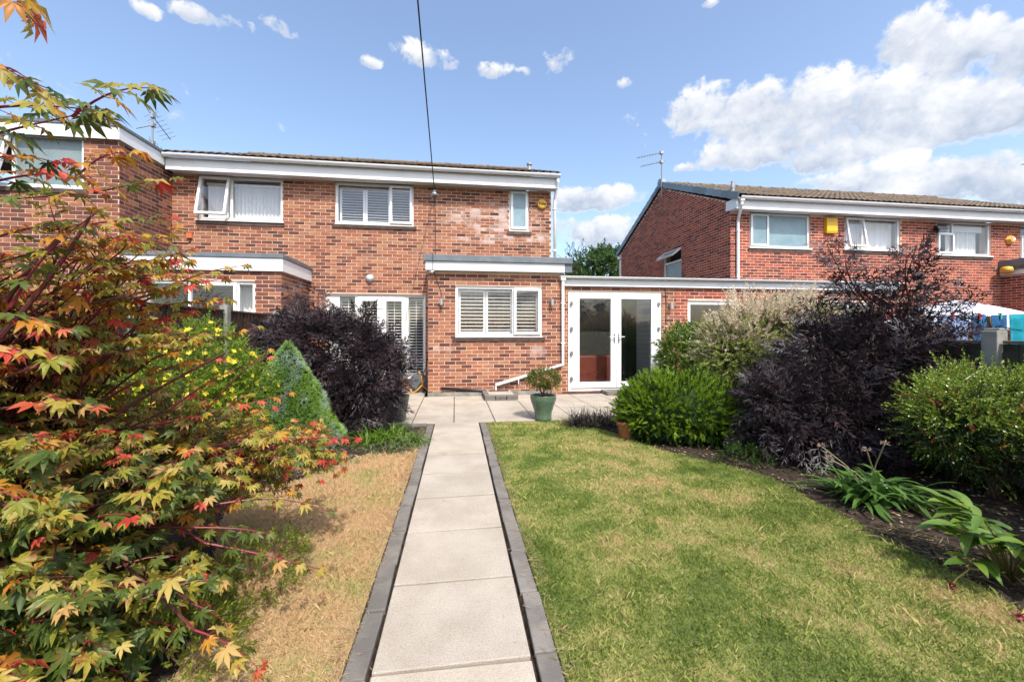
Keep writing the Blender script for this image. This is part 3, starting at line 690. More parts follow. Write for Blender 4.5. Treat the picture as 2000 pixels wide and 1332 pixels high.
# French doors with side lights and shutters
x0, x1, z0, z1 = dP
yd = YM+.05; fr = bars(MB(), x0, x1, z0, z1, yd, yd+.08, .05)
X = lambda px: onY(px, 650, YM).x
cuts = [X(662.5), X(692.5), X(707), X(736), X(754), X(783), X(797.6), X(826)]
fr.box(x0+.05, cuts[0]-.001, yd+.003, yd+.07, z0+.05, z1-.05)                         # white panel beside the first light
fr.box(cuts[1]+.0, cuts[1]+.055, yd+.003, yd+.075, z0+.05, z1-.05); fr.box(cuts[6]-.055, cuts[6], yd+.003, yd+.075, z0+.05, z1-.05)
door = fr.build('french_door_set', M_WHITE, HM.root, bevel=.004)
for (a, b) in ((cuts[1]+.058, (cuts[3]+cuts[4])/2-.002), ((cuts[3]+cuts[4])/2+.002, cuts[6]-.058)):
    m = bars(MB(), a, b, z0+.052, z1-.052, yd-.012, yd+.055, .10).build('door_leaf', M_WHITE, door, bevel=.005)
    box('pane', M_GLASS, door, a+.095, b-.095, yd+.02, yd+.026, z0+.15, z1-.15)
for (a, b) in ((cuts[0], cuts[1]), (cuts[6], cuts[7])): box('pane', M_GLASS, door, a-.003, b+.003, yd+.03, yd+.036, z0+.048, z1-.048)
for (a, b, q) in ((cuts[0], cuts[1], .03), (cuts[2], cuts[3], .03), (cuts[4], cuts[5], .03), (cuts[6], cuts[7], .03)):
    shutters(door, a+.002, b-.002, z0+.06, z1-.1, yd+.13, 26, stile=.012)
MB().tube([(cuts[5]+.06, yd-.03, 1.05), (cuts[5]+.06, yd-.045, 1.05), (cuts[5]-.05, yd-.045, 1.05)], .011, 8).build('door_handle', M_WHITE, door, smooth=True)
box('door_step', M_BRICKSILL, HM.root, x0-.03, x1, YM-.05, YM+.03, z0-.055, z0-.004)
# white double doors of the link
x0, x1, z0, z1 = dL; yd = YL+.02; fr = bars(MB(), x0, x1, z0, z1, yd, yd+.075, .075)
dd = fr.build('double_door', M_WHITE, HM.root, bevel=.005); xm = onY(1204, 650, YL).x
gl = [(onY(1132, 650, YL).x, onY(1193, 650, YL).x), (onY(1213.5, 650, YL).x, onY(1272, 650, YL).x)]
gz0, gz1 = onY(1165, 746, YL).z, onY(1165, 583.5, YL).z
for (a, b), (g0, g1) in zip(((x0+.07, xm-.003), (xm+.003, x1-.07)), gl):
    m = MB(); y0, y1 = yd-.02, yd+.05; za, zb = z0+.07, z1-.07
    m.box(a, g0, y0, y1, za, zb); m.box(g1, b, y0, y1, za, zb); m.box(g0, g1, y0, y1, za, gz0); m.box(g0, g1, y0, y1, gz1, zb)
    leaf = m.build('door_leaf', M_WHITE, dd, bevel=.005)
    box('pane', M_GLASSD, dd, g0-.004, g1+.004, yd+.012, yd+.018, gz0-.004, gz1+.004)
    s = -1 if a < xm-.3 else 1; hx = xm+s*.05
    hz = onY(1200, 658, YL).z
    MB().box(hx-.014, hx+.014, y0-.01, y0+.002, hz-.13, hz+.07).tube([(hx, y0-.004, hz), (hx, y0-.05, hz), (hx+s*.12, y0-.05, hz)], .009, 8).build('door_handle', M_STEEL, dd)
    for f in (.1, .37, .63, .9):
        z = za+f*(zb-za); xx = a if s < 0 else b
        MB().box(xx-.03, xx+.03, y0-.018, y0+.002, z-.035, z+.035).box(xx-s*.005-.012, xx-s*.005+.012, y0-.026, y0-.016, z-.045, z+.045).build('door_hinge', M_ALU, dd)
box('door_threshold', M_BRICKSILL, HM.root, x0-.01, x1+.01, YL-.05, YL+.03, 0.005, z0-.003)
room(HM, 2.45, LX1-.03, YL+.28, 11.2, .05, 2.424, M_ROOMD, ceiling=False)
for i in range(20):                                             # white boarded wall inside the link
    z = .1+i*.115; box('wall_board', M_WHITE, HM.root, LX1-.075, LX1-.05, YL+.3, 10.45, z, z+.109, bevel=.004)
# fascias, soffit, gutters, pipes
box('fascia', M_WHITEP, HM.root, XL+.06, XR+.11, 9.45, 9.47, 4.735, 4.985); box('soffit', M_WHITEP, HM.root, XL+.06, XR+.1, 9.472, YM-.004, 4.757, 4.775)
box('fascia_end', M_WHITEP, HM.root, XR+.09, XR+.108, 9.473, 9.80, 4.776, 4.98)
gutter(HM, XL+.08, XR+.13, 9.368, 5.03, .066)
m = MB(); px, py = XR+.085, 9.39
m.tube([(px, py, 4.985), (px, py, 4.86), (px-.0, 9.68, 4.60), (px, 9.69, 4.5), (px, 9.69, 2.85)], .034, 10).build('downpipe', M_WHITE, HM.root, smooth=True)
for z in (3.3, 4.3): box('pipe_clip', M_WHITE, HM.root, px-.045, px+.045, 9.65, YM+.004, z, z+.025)
roof = roof_tiles(HM, XL-.1, XR+.14, 9.37, 5.055, 13.3, 6.66, n=290)
MB().prism([(XL-.1, 13.3, 6.62), (XL-.1, 17.3, 5.0), (XL-.1, 17.3, 4.93), (XL-.1, 13.3, 6.55)], (XR-XL+.24, 0, 0)).build('far_roof_slope', M_TILE, HM.root)
fp = onY(1034, 340, 10.6); MB().lathe((fp.x, fp.y, fp.z-.2), [(.05, 0), (.05, .42), (.075, .43), (.075, .47), (.05, .475)], 14).build('flue_pipe', M_GALV, roof, smooth=False)
# extension roof edge
fx0, fx1 = onY(831, 520, 8.4).x, onY(1103, 520, 8.4).x; tx0, tx1 = onY(827, 500, 8.36).x, onY(1119, 500, 8.36).x
m = MB().box(fx0, fx1, 8.40, 8.425, 2.595, 2.775); m.build('extension_fascia', M_WHITEP, HM.root, bevel=.004)
box('extension_fascia', M_WHITEP, HM.root, fx0+.001, fx0+.022, 8.427, YM-.006, 2.597, 2.773)
m = MB().box(tx0, tx1, 8.36, 8.43, 2.778, 2.905); m.box(tx0, tx0+.06, 8.432, YM-.008, 2.78, 2.903); m.box(tx1-.06, tx1, 8.432, 10.7, 2.68, 2.903); m.box(fx1+.004, tx1-.002, 8.405, 8.43, 2.60, 2.776)
m.build('roof_edge_trim', M_TRIM, HM.root, bevel=.006)
box('extension_roof', M_FELT, HM.root, tx0+.062, tx1-.062, 8.432, 10.7, 2.79, 2.86); box('extension_soffit', M_WHITEP, HM.root, fx0+.024, fx1, 8.427, YE+.01, 2.601, 2.62)
# link roof
GX1 = onY(1757, 560, 8.5).x
m = MB().box(EX1+.06, XG-.006, 8.56, 9.25, 2.425, 2.50); m.box(EX1+.06, XG-.006, 10.45, 15.0, 2.425, 2.50); m.box(EX1+.06, 3.3, 9.25, 10.45, 2.425, 2.50); m.box(LX1-.15, XG-.006, 9.25, 10.45, 2.425, 2.50); m.build('link_roof', M_FELT, HM.root)
box('roof_light', M_GLASS, HM.root, 3.302, LX1-.152, 9.252, 10.448, 2.46, 2.466)  # unseen roof glazing, added to let daylight onto the white boards inside
box('link_fascia', M_WHITEP, HM.root, EX1+.05, LX1, 8.535, 8.557, 2.335, 2.475)
gutter(HM, EX1-.06, LX1, 8.475, 2.535, .052, step=.7)
# the crooked downpipe on the extension corner
dx = onY(1099.7, 600, 8.47).x; yp = YE-.055
bz = onY(1099, 712, yp).z; p2 = onY(968.5, 752, yp); ez = onY(968, 766, yp).z
m = MB(); m.box(dx-.05, dx+.05, 8.43, 8.52, 2.44, 2.49)
m.tube([(dx, 8.475, 2.47), (dx, 8.475, 2.38), (dx, yp, 2.3), (dx, yp, bz), (p2.x, yp, p2.z), (p2.x, yp, ez)], .034, 10)
m.build('downpipe', M_WHITE, HM.root)
for z in (1.95, 1.1): box('pipe_clip', M_WHITE, HM.root, dx-.046, dx+.046, yp-.037, YE+.004, z, z+.02)
mid = (Vector((dx, yp, bz))+Vector((p2.x, yp, p2.z)))/2; box('pipe_clip', M_WHITE, HM.root, mid.x-.25, mid.x-.235, yp-.036, YE+.004, mid.z-.19, mid.z-.06)
m = MB(); a = onY(862, 758.5, YE-.03); b = onY(945, 763, YE-.03)
m.tube([a, b, (b.x+.06, b.y, b.z-.02), (b.x+.12, b.y, .05)], .028, 8).build('waste_pipe', M_BLACK, HM.root, smooth=True)
box('wall_plinth', M_CONC, HM.root, EX0-.004, EX1-.2, YE-.03, YE+.01, .006, .105)
HM.finish(hide=lambda x, y, t: x < 345 or (x < 600 and y > 500) or y < 345 or (560 < x < 780 and y > 620))

# ------------------------------------------------------------------ the house on the left with its tall projecting block
HL = House('terraced_house', 'dark brown brick house with a projecting flat-roofed block behind the maple', (-7.2, 9.0, 0), M_BRICK_C, M_MORTAR_A)
BY = 8.35; wF = (-8.75, onY(163.5, 300, BY).x, onY(100, 366, BY).z, 4.86)
HL.wall('block_wall', (-10.2, BY), (1, 0), 10.2+XL, 0, 4.86, [(wF[0]+10.2, wF[1]+10.2, wF[2], wF[3])], seed=11)
HL.wall('block_side_wall', (XL+.003, BY+.003), (0, 1), YM-BY-.007, 0, 4.86, seed=12)
fm = (onY(22, 300, BY).x-wF[0]-.055)/(wF[1]-wF[0]-.11)
wl = window(HL, *wF, BY, [(0, fm, 0, 1, 'open', M_FROSTG, math.radians(16), 'top'), (fm, 1, 0, 1, 'fixed', M_FROSTG)], sill='tile')
box('fascia', M_WHITEP, HL.root, -10.2, -5.975, BY-.075, BY-.05, 4.805, 5.03); box('fascia', M_WHITEP, HL.root, -5.998, -5.976, BY-.048, 9.44, 4.807, 5.028)
box('soffit', M_WHITEP, HL.root, -10.2, -6.0, BY-.049, BY+.01, 4.862, 4.875)
m = MB().box(-10.2, -5.955, BY-.095, BY-.03, 5.032, 5.095); m.box(-6.02, -5.953, BY-.028, 9.46, 5.034, 5.093); m.build('roof_edge_trim', M_TRIM, HL.root, bevel=.006)
box('flat_roof', M_FELT, HL.root, -10.2, -6.022, BY-.028, 12, 5.0, 5.06)
EY = 8.22; LX = onY(605, 540, YM).x; LXL = XL+.004
dQ = (onY(283, 600, EY).x, onY(498, 600, EY).x, .08, 2.285)
HL.wall('extension_wall', (LXL, EY), (1, 0), LX-LXL-.003, 0, 2.5, [(dQ[0]-LXL, dQ[1]-LXL, dQ[2], dQ[3])], seed=13)
HL.wall('extension_side_wall', (LX, EY+.003), (0, 1), YM-EY-.007, 0, 2.5, seed=14)
box('fascia', M_WHITEP, HL.root, LXL, LX+.045, EY-.055, EY-.03, 2.475, 2.715, bevel=.004); box('fascia', M_WHITEP, HL.root, LX+.02, LX+.044, EY-.028, YM-.006, 2.477, 2.713)
m = MB().box(LXL, LX+.065, EY-.075, EY-.01, 2.718, 2.80); m.box(LX+.0, LX+.067, EY-.008, YM-.008, 2.72, 2.798); m.build('roof_edge_trim', M_TRIM, HL.root, bevel=.006)
box('flat_roof', M_FELT, HL.root, LXL, LX-.002, EY-.008, YM-.006, 2.70, 2.76)
xs = [onY(p, 600, EY).x for p in (368, 463)]; f0, f1 = [(x-dQ[0]-.055)/(dQ[1]-dQ[0]-.11) for x in xs]
window(HL, *dQ, EY, [(0, f0, 0, 1, 'fixed', M_GLASS), (f0, f1, 0, 1, 'sash', M_GLASS), (f1, 1, 0, 1, 'fixed', M_GLASS)], name='patio_door')
room(HL, XL+.1, LX-.05, EY+.3, 12.5, .05, 2.48)
m = MB()
for i in range(12):
    a = dQ[1]-.42+i*.028; b = a+.028; y = EY+.33
    m.quad((a, y+.02*math.sin(i*1.7), .1), (b, y+.02*math.sin(i*1.7+1.7), .1), (b, y+.02*math.sin(i*1.7+1.7), 2.2), (a, y+.02*math.sin(i*1.7), 2.2))
m.build('curtain', M_NET, HL.root)
HL.finish(hide=lambda x, y, t: x < 0 or y > 690 or (x < 230 and y > 500))

# ------------------------------------------------------------------ the red brick terrace on the right
HR = House('terraced_house', 'red brick house with slate-blue gable verge and yellow alarm box', (12, YM, 0), M_BRICK_B, M_MORTAR_B)
RX1 = 18.2; RS = 4.475
w1 = (*rect(1464, 1582, 412, 484.5, YM)[:3], RS); w2 = (*rect(1648.7, 1758.5, 420, 488.5, YM)[:3], RS); w3 = (*rect(1830, 1935, 427, 499, YM)[:3], RS)
x4 = onY(1992.5, 500, YM).x; w4 = (x4, x4+1.7, onY(1992, 502, YM).z, RS)
HR.wall('rear_wall', (XG, YM), (1, 0), RX1-XG, 0, RS, [U(r, XG) for r in (w1, w2, w3, w4)], seed=21)
gw0, gw1 = onX(1297, 500, XG).y, onX(1331, 500, XG).y; GB = 16.84
gz = onX(1331, 481, XG).z
HR.wall('gable_wall', (XG-.003, GB), (0, -1), GB-YM-.003, 0, 4.72, [(GB-gw0, GB-gw1, 2.75, gz)], top=[(0, 4.72), (GB-YM-.003, 4.72), (GB-13.3, 6.30)], seed=22, zb=2.25)
box('far_wall', M_MORTAR_B, HR.root, XG, RX1, GB+.004, GB+.2, 0, 4.7)
window(HR, *w1, YM, [(0, .30, 0, 1, 'sash', M_FROST), (.30, 1, 0, 1, 'fixed', M_FROST)], sill='white')
win2 = window(HR, *w2, YM, [(0, .33, 0, 1, 'open', M_GLASS, math.radians(9), 'top'), (.33, 1, 0, 1, 'fixed', M_GLASS)], sill='white')
win3 = window(HR, *w3, YM, [(0, .30, 0, .66, 'sash', M_GLASS), (0, .30, .66, 1, 'fixed', M_GLASS), (.30, 1, 0, 1, 'fixed', M_GLASS)], sill='white')
win4 = window(HR, *w4, YM, [(0, .30, 0, .66, 'sash', M_GLASS), (0, .30, .66, 1, 'fixed', M_GLASS), (.30, 1, 0, 1, 'fixed', M_GLASS)], sill='white')
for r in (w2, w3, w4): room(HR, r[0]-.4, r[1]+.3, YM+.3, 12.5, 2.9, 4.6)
for win, r in ((win2, w2), (win3, w3), (win4, w4)):
    m = MB(); n = 46; X0, X1 = (r[0]+.07, r[1]-.07) if win is win2 else (r[0]+.45+.1, r[1]-.25)
    f = lambda i: YM+.2+.018*math.sin(i*.9)+.008*math.sin(i*2.3)
    for i in range(n):
        a = X0+i*(X1-X0)/n; b = X0+(i+1)*(X1-X0)/n; m.quad((a, f(i), r[2]+.04), (b, f(i+1), r[2]+.04), (b, f(i+1), r[3]-(.05 if win is win2 else .22)), (a, f(i), r[3]-(.05 if win is win2 else .22)))
    m.build('net_curtain', M_NET, win, smooth=True)
    if win is not win2: box('roller_blind', M_BLIND, win, r[0]+.55, r[1]-.07, YM+.15, YM+.16, r[3]-.26, r[3]-.06)
# gable window with a top light propped open
mfr = MB(); a, b, c, e = gw1, gw0, 2.75, gz; zt = onX(1331, 507, XG).z
for (y0, y1, z0, z1) in ((a, a+.05, c, e), (b-.05, b, c, e), (a+.05, b-.05, c, c+.05), (a+.05, b-.05, e-.05, e), (a+.05, b-.05, zt-.03, zt+.03)): mfr.box(XG+.02, XG+.09, y0, y1, z0, z1)
wg = mfr.build('window', M_WHITE, HR.root, bevel=.004)
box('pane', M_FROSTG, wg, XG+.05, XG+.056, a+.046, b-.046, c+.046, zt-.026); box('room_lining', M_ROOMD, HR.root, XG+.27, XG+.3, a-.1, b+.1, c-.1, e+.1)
m = MB(); g = MB()
for (y0, y1, z0, z1) in ((a+.03, a+.075, zt, e-.03), (b-.075, b-.03, zt, e-.03), (a+.075, b-.075, zt, zt+.045), (a+.075, b-.075, e-.075, e-.03)): m.box(XG-.01, XG+.04, y0, y1, z0, z1)
g.box(XG+.012, XG+.018, a+.07, b-.07, zt+.04, e-.07)
R = Matrix.Translation((XG, 0, e-.03)) @ Matrix.Rotation(math.radians(52), 4, 'Y') @ Matrix.Translation((-XG, 0, -e+.03))
for q in (m, g): q.v = [tuple(R @ Vector(p)) for p in q.v]
m.build('sash', M_WHITE, wg); g.build('pane', M_FROSTG, wg)
# eaves
box('fascia', M_WHITEP, HR.root, XG-.05, RX1, 9.45, 9.47, 4.46, 4.70); box('soffit', M_WHITEP, HR.root, XG-.05, RX1, 9.472, YM-.004, 4.478, 4.495)
box('fascia_end', M_WHITEP, HR.root, XG-.052, XG-.03, 9.473, YM+.12, 4.497, 4.74)
gutter(HR, XG-.02, RX1, 9.368, 4.745, .066)
dx = onY(1448, 400, 9.4).x; dx2 = onY(1441.5, 480, 9.69).x
m = MB(); m.box(dx-.05, dx+.05, 9.34, 9.43, 4.63, 4.70)
m.tube([(dx, 9.385, 4.66), (dx, 9.385, 4.56), (dx2, 9.69, 4.22), (dx2, 9.69, 4.15), (dx2, 9.69, 2.56), (dx2+.05, 9.62, 2.52)], .036, 10).build('downpipe', M_WHITE, HR.root)
for z in (2.75, 3.95): box('pipe_clip', M_WHITE, HR.root, dx2-.05, dx2+.05, 9.65, YM+.004, z, z+.02)
MB().tube([(XG+.12, GB+.12, 4.5), (XG-.03, GB-.03, 4.4), (XG-.03, GB-.03, 2.5)], .036, 8).build('downpipe', M_WHITE, HR.root)
MB().box(XG-.12, XG+.1, GB-.06, GB+.1, 4.46, 4.58).build('gutter_end', M_WHITE, HR.root)
rr = roof_tiles(HR, XG+.04, RX1, 9.37, 4.775, 13.3, 6.45, n=290, seed=8)
MB().prism([(XG+.0, 13.3, 6.42), (XG, GB+.3, 4.75), (XG, GB+.3, 4.68), (XG, 13.3, 6.35)], (RX1-XG, 0, 0)).build('far_roof_slope', M_TILE, HR.root)
# verge caps
for (ya, za, yb, zb) in ((9.38, 4.79, 13.3, 6.47), (GB+.3, 4.77, 13.3, 6.47)):
    s = Vector((0, yb-ya, zb-za)); L = s.length; s.normalize(); up = Vector((1,0,0)).cross(s); up = up if up.z > 0 else -up; n = 12
    mb = MB(); e = L/n
    for (x0, x1, u0, u1, l0) in ((-.085, .075, .012, .04, 0), (-.085, -.06, -.14, .012, 0)):
        mb.add([Vector((x0,0,0))+s*(-.035)+up*(u0+.024), Vector((x1,0,0))+s*(-.035)+up*(u0+.024), Vector((x1,0,0))+s*e+up*u0, Vector((x0,0,0))+s*e+up*u0,
                Vector((x0,0,0))+s*(-.035)+up*(u1+.024), Vector((x1,0,0))+s*(-.035)+up*(u1+.024), Vector((x1,0,0))+s*e+up*u1, Vector((x0,0,0))+s*e+up*u1],
               [(0,1,5,4),(1,2,6,5),(2,3,7,6),(3,0,4,7),(4,5,6,7),(3,2,1,0)])
    me = bpy.data.meshes.new('verge_cap'); me.from_pydata([tuple(v) for v in mb.v], [], mb.f); me.materials.append(M_VERGE); me.update()
    for i in range(n): link_copy('verge_cap', me, rr, Vector((XG, ya, za))+s*(e*i))
MB().lathe((0,0,0), [(.0, 0), (.12, .002), (.12, .05), (.0, .052)], 16)
cap = MB(); cap.prism([(XG-.1, 13.3+.15*math.cos(q), 6.47+.15*math.sin(q)) for q in [2*math.pi*i/14 for i in range(14)]], (.16, 0, 0)); cap.build('ridge_end_cap', M_VERGE, rr)
fp = onY(1431, 378, 10.3); MB().lathe((fp.x, fp.y, fp.z-.25), [(.05, 0), (.05, .38), (.058, .385), (.058, .44), (.046, .445), (.046, .58)], 14).build('soil_vent_pipe', M_GALV, rr)
# single-storey part in front of the right house
lX0 = LX1+.003; w5 = (onY(1343, 600, YL).x, onY(1445, 600, YL).x, .95, onY(1395, 588, YL).z)
HR.wall('lean_to_wall', (lX0, YL), (1, 0), GX1-.05-lX0, 0, 2.42, [(w5[0]-lX0, w5[1]-lX0, w5[2], w5[3]), (8.75-lX0, 10.0-lX0, .9, 2.05)], seed=25)
HR.wall('lean_to_side_wall', (GX1-.047, YL+.003), (0, 1), YM-YL-.007, 0, 2.42, seed=26, bricks=False)
window(HR, *w5, YL, [(0, 1, 0, 1, 'fixed', M_GLASS)], fw=.085); window(HR, 8.75, 10.0, .9, 2.05, YL, [(0, .5, 0, 1, 'fixed', M_GLASS), (.5, 1, 0, 1, 'fixed', M_GLASS)])
room(HR, lX0+.1, 7.2, YL+.28, 12.5, .05, 2.40); room(HR, 7.4, GX1-.3, YL+.28, YM-.02, .05, 2.40)
box('lean_to_fascia', M_WHITEP, HR.root, LX1+.002, GX1, 8.535, 8.557, 2.335, 2.475); gutter(HR, LX1+.002, GX1+.03, 8.475, 2.535, .052, step=.8)
box('lean_to_roof', M_FELT, HR.root, XG-.003, GX1, 8.56, YM-.003, 2.425, 2.50); box('lead_flashing', M_TRIM, HR.root, XG+.4, GX1-1.4, YM-.03, YM-.008, 2.503, 2.60)
# the far extension at the right edge
FX = onY(1955, 560, YM).x
HR.wall('far_extension_wall', (FX, YM-.004), (0, -1), .62, 0, 2.95, seed=27)
HR.wall('far_extension_front', (FX+.003, YM-.62), (1, 0), 2.5, 0, 2.95, seed=28)
box('far_extension_fascia', M_WHITEP, HR.root, FX-.05, FX-.025, YM-.7, YM-.006, 2.96, 3.10); box('far_extension_edge', M_TRIM, HR.root, FX-.10, FX+.03, YM-.74, YM-.008, 3.20, 3.38); box('far_extension_roof', M_FELT, HR.root, FX-.09, FX+2.5, YM-.7, YM-.006, 3.102, 3.198)
HR.finish(hide=lambda x, y, t: (y > 545 and x > 1420) or y > 640)
# ------------------------------------------------------------------ things fixed to the houses
M_YELLOW = plain('yellow_box', (.78,.45,.02), .4, .5); M_GOLD = plain('gold_box', (.72,.42,.05), .35, .5, c2=(.6,.36,.05), scale=9); M_ORANGE = plain('orange_box', (.72,.34,.05), .45, .5)
M_TERRA = plain('terracotta', (.36,.13,.06), .8, .3, c2=(.28,.11,.06), scale=8); M_LAMP = plain('lamp_glass', (.55,.58,.58), .15, .6)
M_CABLE = plain('cable_sheath', (.03,.03,.032), .6, .3); M_OJ = plain('orange_plastic', (.62,.16,.06), .5, .4); M_HOSE = plain('orange_hose', (.80,.36,.02), .45, .5)
M_TIMB = plain('rough_timber', (.30,.20,.12), .85, .2, c2=(.18,.12,.08), scale=12, bump=.5)
def wall_light(p, label):
    t = thing('wall_light', label, 'wall light', (p.x, p.y, p.z-.065), 'steel cylinder lights on the brick walls')
    y = p.y-.085
    MB().lathe((p.x, y, p.z-.065), [(.0, .004), (.034, .004), (.036, 0), (.036, .13), (.034, .126), (.0, .126)], 20).build('lamp_body', M_STEEL, t, smooth=False)
    MB().lathe((p.x, y, p.z-.069), [(.028, 0), (.028, .005)], 16).build('lens', M_LAMP, t)
    MB().box(p.x-.028, p.x+.028, p.y-.02, p.y+.002, p.z-.05, p.z+.05).box(p.x-.012, p.x+.012, p.y-.055, p.y-.018, p.z-.015, p.z+.015).build('bracket', M_STEEL, t)
wall_light(onY(862, 590, YE), 'steel cylinder wall light below the small white security camera')
wall_light(onY(1077, 591, YE), 'steel cylinder wall light between the shuttered extension window and the crooked downpipe')
wall_light(onY(1308, 597, YL), 'steel cylinder wall light between the glazed double doors and the lean-to window')
p = onY(844.7, 531, YE-.03)
t = thing('security_camera', 'small white bullet security camera under the extension roof edge', 'camera', p)
d = Vector((.75, -.55, -.32)).normalized(); q = p+Vector((-.02, -.06, .0))
MB().tube([q-d*.05, q+d*.07], .03, 14).build('camera_body', M_WHITE, t, smooth=True); MB().tube([q+d*.068, q+d*.074], .026, 14).build('lens', M_BLACK, t)
MB().tube([(p.x-.03, p.y+.045, p.z+.02), (p.x-.03, p.y+.02, p.z+.02), q], [.03, .028, .012], 12).build('mount', M_WHITE, t)
p = onY(722.5, 544, YM)
t = thing('bulkhead_light', 'round glass bulkhead light on the brickwork above the French doors', 'light', p)
def disc(mb, c, prof, n=24):          # lathe about the -Y axis
    vs = []; fs = []
    for (r, o) in prof:
        for j in range(n):
            a = 2*math.pi*j/n; vs.append((c[0]+r*math.cos(a), c[1]-o, c[2]+r*math.sin(a)))
    for i in range(len(prof)-1):
        for j in range(n): fs.append((i*n+j, i*n+(j+1) % n, (i+1)*n+(j+1) % n, (i+1)*n+j))
    fs += [tuple(range(n))[::-1], tuple(range((len(prof)-1)*n, len(prof)*n))]; return mb.add(vs, fs)
disc(MB(), p, [(.09, -.003), (.09, .03), (.078, .035)]).build('base', M_GALV, t); disc(MB(), p, [(.076, .03), (.072, .055), (.058, .08), (.035, .097), (.004, .104)]).build('glass_dome', M_LAMP, t, smooth=True)
p = onY(1058, 400, YM)
t = thing('alarm_box', 'round gold alarm box lettered Yale beside the narrow window', 'alarm box', p)
disc(MB(), p, [(.118, -.003), (.120, .03), (.114, .055), (.095, .07), (.0, .078)], 32).build('case', M_GOLD, t, smooth=True)
fc = bpy.data.curves.new('lettering', 'FONT'); fc.body = 'Yale'; fc.size = .105; fc.align_x = 'CENTER'; fc.align_y = 'CENTER'; fc.extrude = .003; fc.offset = .0015
fo = bpy.data.objects.new('lettering', fc); col.objects.link(fo); bpy.context.view_layer.update()
me = bpy.data.meshes.new_from_object(fo.evaluated_get(bpy.context.evaluated_depsgraph_get())); bpy.data.objects.remove(fo)
me.materials.clear(); me.materials.append(M_BLACK); o = bpy.data.objects.new('lettering', me); col.objects.link(o); o.parent = t; o.rotation_euler = (math.pi/2, 0, 0); o.location = (0, -.081, .0)
a, b = onY(1609, 427, YM), onY(1630, 458, YM)
t = thing('alarm_box', 'bright yellow rectangular alarm box on the red brick wall', 'alarm box', (a.x, YM, b.z)); x0, x1, z0, z1 = a.x, b.x, b.z, a.z
MB().prism([(x0, YM+.002, z0+.03), (x0, YM-.08, z0), (x0+.0, YM-.10, z0+.06), (x0, YM-.10, z1-.02), (x0, YM-.08, z1), (x0, YM+.002, z1)], (x1-x0, 0, 0)).build('case', M_YELLOW, t, bevel=.008)
MB().box(x0+.04, x1-.12, YM-.103, YM-.099, z1-.12, z1-.05).build('label_plate', M_ORANGE, t)
p = onY(1970, 469, YM)
t = thing('alarm_box', 'hexagonal orange alarm box with a white badge on red brick', 'alarm box', p)
disc(MB(), p, [(.15, -.003), (.15, .03), (.085, .10)], 6).build('case', M_ORANGE, t); MB().box(p.x-.0, p.x+.075, p.y-.106, p.y-.099, p.z-.03, p.z+.045).build('badge', M_WHITE, t)
p = onY(1825, 449, YM)
t = thing('flood_light', 'black floodlight bracketed beside the three-pane upper window', 'flood light', p)
MB().box(p.x-.03, p.x+.03, p.y-.12, p.y+.002, p.z-.03, p.z+.01).box(p.x-.02, p.x+.02, p.y-.1, p.y-.06, p.z-.11, p.z-.02).build('bracket', M_BLACK, t)
MB().prism([(p.x-.16, p.y-.08, p.z+.02), (p.x-.16, p.y-.22, p.z-.04), (p.x-.16, p.y-.2, p.z+.05), (p.x-.16, p.y-.1, p.z+.09)], (.34, 0, 0)).build('lamp_head', M_BLACK, t, bevel=.008)
# telephone cable
p = onY(849, 381, YM)
t = thing('cable_bracket', 'grey metal cable bracket with white insulator high on the brick wall', 'bracket', p)
MB().box(p.x-.09, p.x+.09, p.y-.012, p.y+.002, p.z-.03, p.z+.03).tube([p+Vector((-.05, -.01, 0)), p+Vector((-.02, -.10, .01)), p+Vector((.0, -.13, .02))], .012, 6).tube([p+Vector((.07, -.01, -.03)), p+Vector((.02, -.10, 0)), p+Vector((0, -.13, .02))], .012, 6).build('bracket_arm', M_GALV, t)
MB().lathe(p+Vector((0, -.13, -.05)), [(.01, 0), (.06, .01), (.055, .05), (.03, .07), (.035, .11), (.01, .14)], 14).build('insulator', M_LAMP, t, smooth=True)
c0 = p+Vector((0, -.13, .06)); c1 = at(818, 0, 5.2); d = (c1-c0)
pts = []
for i in range(25):
    f = i/24*3.4; q = c0+d*f; sag = -.16*math.sin(min(f/3.4, 1)*math.pi)*1.3; pts.append(q+Vector((0, 0, sag)))
pts = [c0]+[q for q in pts[1:]]
single(MB().tube(pts, .0105, 6, cap=True), 'telephone_cable', M_CABLE, 'black overhead telephone cable running from the house wall into the sky', 'cable', c0)
w0 = p+Vector((0, -.01, -.05)); x = w0.x
single(MB().tube([w0, (x+.01, YM-.012, w0.z-.3), (x+.03, YM-.012, 2.92), (x+.03, 8.34, 2.915), (x+.03, 8.345, 2.6), (x+.05, YE-.012, 2.55), (onY(862, 570, YE).x, YE-.012, onY(862, 572, YE).z), onY(862, 585, YE-.006)], .005, 5), 'drop_wire', M_CABLE, 'thin wire dropping from the bracket over the extension roof to the wall light', 'cable', w0)
a = onY(1299, 566, YL-.012)
single(MB().tube([onY(1270, 560, YL-.015), a+Vector((0, 0, .03)), a, onY(1301, 590, YL-.012), onY(1300.5, 720, YL-.012), (onY(1301, 720, YL).x, YL-.012, .02)], .008, 6), 'wall_cable', M_CABLE, 'thin black cable running down the brickwork beside the double doors', 'cable', (a.x, YL, 0))
a = onY(371, 461, YM)
t = thing('junction_box', 'small orange junction box with a bent cable below the bedroom window', 'junction box', a)
MB().box(a.x-.055, a.x+.055, a.y-.045, a.y+.002, a.z-.055, a.z+.055).build('case', M_OJ, t, bevel=.006); MB().tube([a+Vector((.02, -.02, -.05)), a+Vector((.02, -.02, -.12)), a+Vector((-.03, -.012, -.16)), a+Vector((-.3, -.008, -.16))], .009, 6).build('cable', M_CABLE, t)
a = onY(1326, 650, YL)
